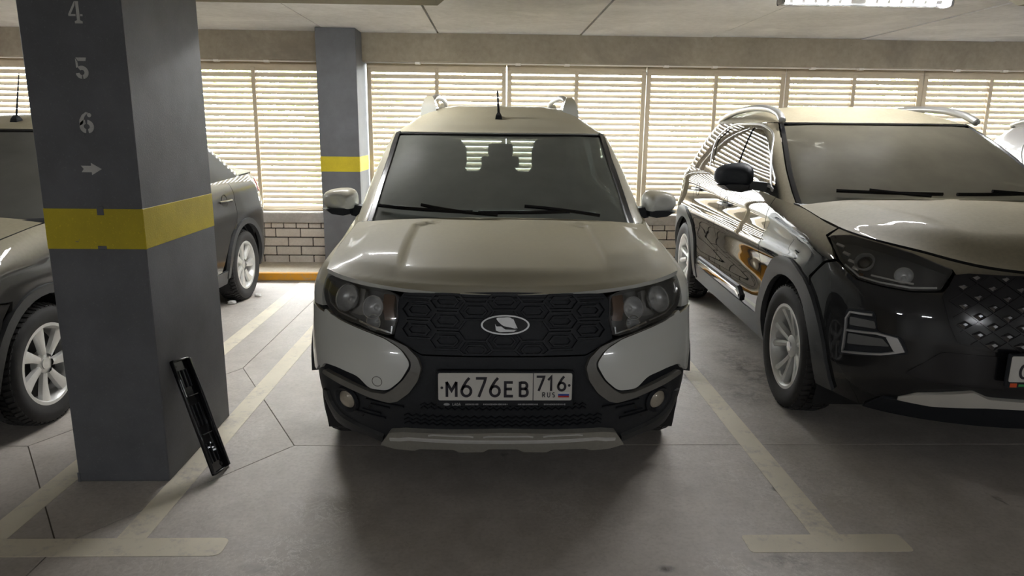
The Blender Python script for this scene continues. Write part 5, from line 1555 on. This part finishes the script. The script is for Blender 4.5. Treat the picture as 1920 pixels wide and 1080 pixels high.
    bm = bmesh.new(); ribs(bm, gh, [gh.fx([(x, ZR - .010) for x in np.linspace(-.58, .58, 31)])], .014, .004, off=.0, base=.008); bobj('windscreen_seal', bm, M['gloss'], root)
    bm = bmesh.new(); loft(bm, [[(x, 1.06, 1.012), (x, 1.02, .97), (x, 1.30, .97), (x, 1.30, 1.012)] for x in np.linspace(-.745, .745, 9)]); bobj('cowl', bm, M['plastic'], root, angle=50)
    rp = [tuple(gh.P(u, ZR)[:2]) for u in np.linspace(-2.999, 2.999, 121)]
    panel('roof', roof, [(float(a), float(b)) for a, b in rp], paint, root, step=(.06, .06), off=0, thick=.015)
    tail = Tail(gh); hole = rc([(-.60, 1.12), (.60, 1.12), (.48, 1.42), (-.48, 1.42)], .05)
    panel('rear_window', tail, hole, sglass, root, step=(.08, .06), off=.004, thick=.004)
    panel('rear_pillar', tail, [(-.68, 1.03), (.68, 1.03), (.54, ZR), (-.54, ZR)], paint, root, holes=[hole], step=(.08, .06), thick=.02)
    panel('trunk_lid', trunk, rc([(-.745, 3.72), (.745, 3.72), (.735, 4.10), (.60, 4.24), (-.60, 4.24), (-.735, 4.10)], .05), paint, root, step=(.06, .05), thick=.02)
    tt = Tail(tub)
    panel('trunk_panel', tt, [(-.62, .62), (.62, .62), (.62, 1.07), (-.62, 1.07)], paint, root, step=(.08, .06), thick=.02)
    panel('rear_bumper', tt, [(-.79, .24), (.79, .24), (.80, .61), (-.80, .61)], paint, root, step=(.08, .06), off=.015, thick=.03)
    b = Vector(roof.P(.02, 2.02)); ae = empty('aerial', tuple(b), 0, root)
    bm = bmesh.new(); loft(bm, [[(sx * w, yy * l, z) for sx, yy in ((-1, -1), (1, -1), (1, 1), (-1, 1))] for w, l, z in ((.022, .035, -.01), (.018, .028, .015), (.009, .012, .035))]); bobj('aerial_base', bm, M['plastic'], ae)
    bm = bmesh.new(); tube(bm, [(0, 0, .02), (-.02, .07, .16), (-.04, .14, .30)], [.006, .005, .003], 8); bobj('aerial_rod', bm, M['plastic'], ae, smooth=True)
    sp = [(sx * .75, y, a) for y in yw for sx, a in ((-1, .3), (1, .1))]
    wheels(root, .312, .207, .19, 'cover', sp); wheel_wells(root, sp, Ra, zc)
    cabin(root, gh, 1.02, 1.25, .66, 2.95, 1, .55, 2.10)
    inside_mirror(root, 0.0, 1.75, 1.33)
    return root
build_sedan()
# ---------------------------------------------------------------- small things
def plate_frame():
    """Empty number plate frame leaning on the pillar."""
    b = Vector((-1.188, 2.915, .0)); t = Vector((-1.376, 3.02, .497))
    ax = (t - b).normalized(); wy = Vector((0, 1, 0)); wy = (wy - ax * wy.dot(ax)).normalized(); n = wy.cross(ax).normalized()
    if n.x < 0: n = -n
    root = empty('plate_frame', (0, 0, 0)); L, W = .53, .145
    root.matrix_world = Matrix(((wy.x, ax.x, n.x, b.x), (wy.y, ax.y, n.y, b.y), (wy.z, ax.z, n.z, b.z), (0, 0, 0, 1))) @ Matrix.Translation((0, .012, -.002))
    h = W / 2
    bm = bmesh.new(); prism(bm, rc([(-h, 0), (h, 0), (h, L), (-h, L)], .012), -.003, .0); bobj('back_plate', bm, M['gloss'], root)
    for nm, ext in (('rim', (-h, -h + .008, .008, L - .008, 0, .014)), ('rim', (h - .014, h, .008, L - .008, 0, .020)), ('rim', (-h + .006, h - .006, 0, .010, 0, .014)), ('rim', (-h + .006, h - .006, L - .010, L, 0, .014))):
        boxo(nm, ext, M['gloss'], root, bev=.003, seg=2)
    for y in (.18, .36): boxo('cross_rib', (-h + .03, h - .03, y - .002, y + .002, 0, .010), M['satin_dark'], root)
    for y0, y1 in ((.03, .16), (.20, .34), (.38, .50)):
        for x0 in (-.045, -.012, .020): boxo('slot_rib', (x0, x0 + .006, y0 + .02, y1 - .02, 0, .006), M['plastic'], root, bev=.001)
    for x, y in ((-.05, .50), (.03, .03)): 
        bm = bmesh.new(); lathe(bm, [(.008, .001), (.007, .004), (.003, .002), (.0004, .002)], 14, Matrix(((0, 1, 0, x), (0, 0, 1, y), (1, 0, 0, 0), (0, 0, 0, 1)))); bobj('screw_hole', bm, M['black'], root)
    for x, y in ((.012, .135), (-.014, .120), (.020, .112), (.022, .100), (-.006, .108)): boxo('metal_clip', (x - .003, x + .003, y - .004, y + .004, 0, .007), M['chrome'], root)
    boxo('frame_print', (-h + .001, -h + .007, .36, .44, .014, .0148), M['print'], root)
    return tag(root, 'empty black plastic number plate frame leaning on the numbered pillar', 'plate frame')
plate_frame()

white_bit = plain('torn_white_foam', (.70, .69, .66), .8, grain=.1)
def scrap(x, y, r, seed, label):
    rnd = random.Random(seed); bm = bmesh.new()
    bmesh.ops.create_icosphere(bm, subdivisions=2, radius=r)
    for v in bm.verts:
        k = rnd.uniform(.65, 1.25); v.co = Vector((v.co.x * k * 1.3, v.co.y * k, max(-r * .55, v.co.z * k * .6)))
    o = bobj('foam_scrap', bm, white_bit); o.location = (x, y, r * .55)
    tag(o, label, 'scrap', 'white scraps by the sedan wheel')
scrap(-2.245, 6.02, .030, 1, 'white crumpled scrap in front of the rear wheel of the sedan')
scrap(-2.11, 6.30, .026, 2, 'white crumpled scrap beside the rear wheel of the sedan')
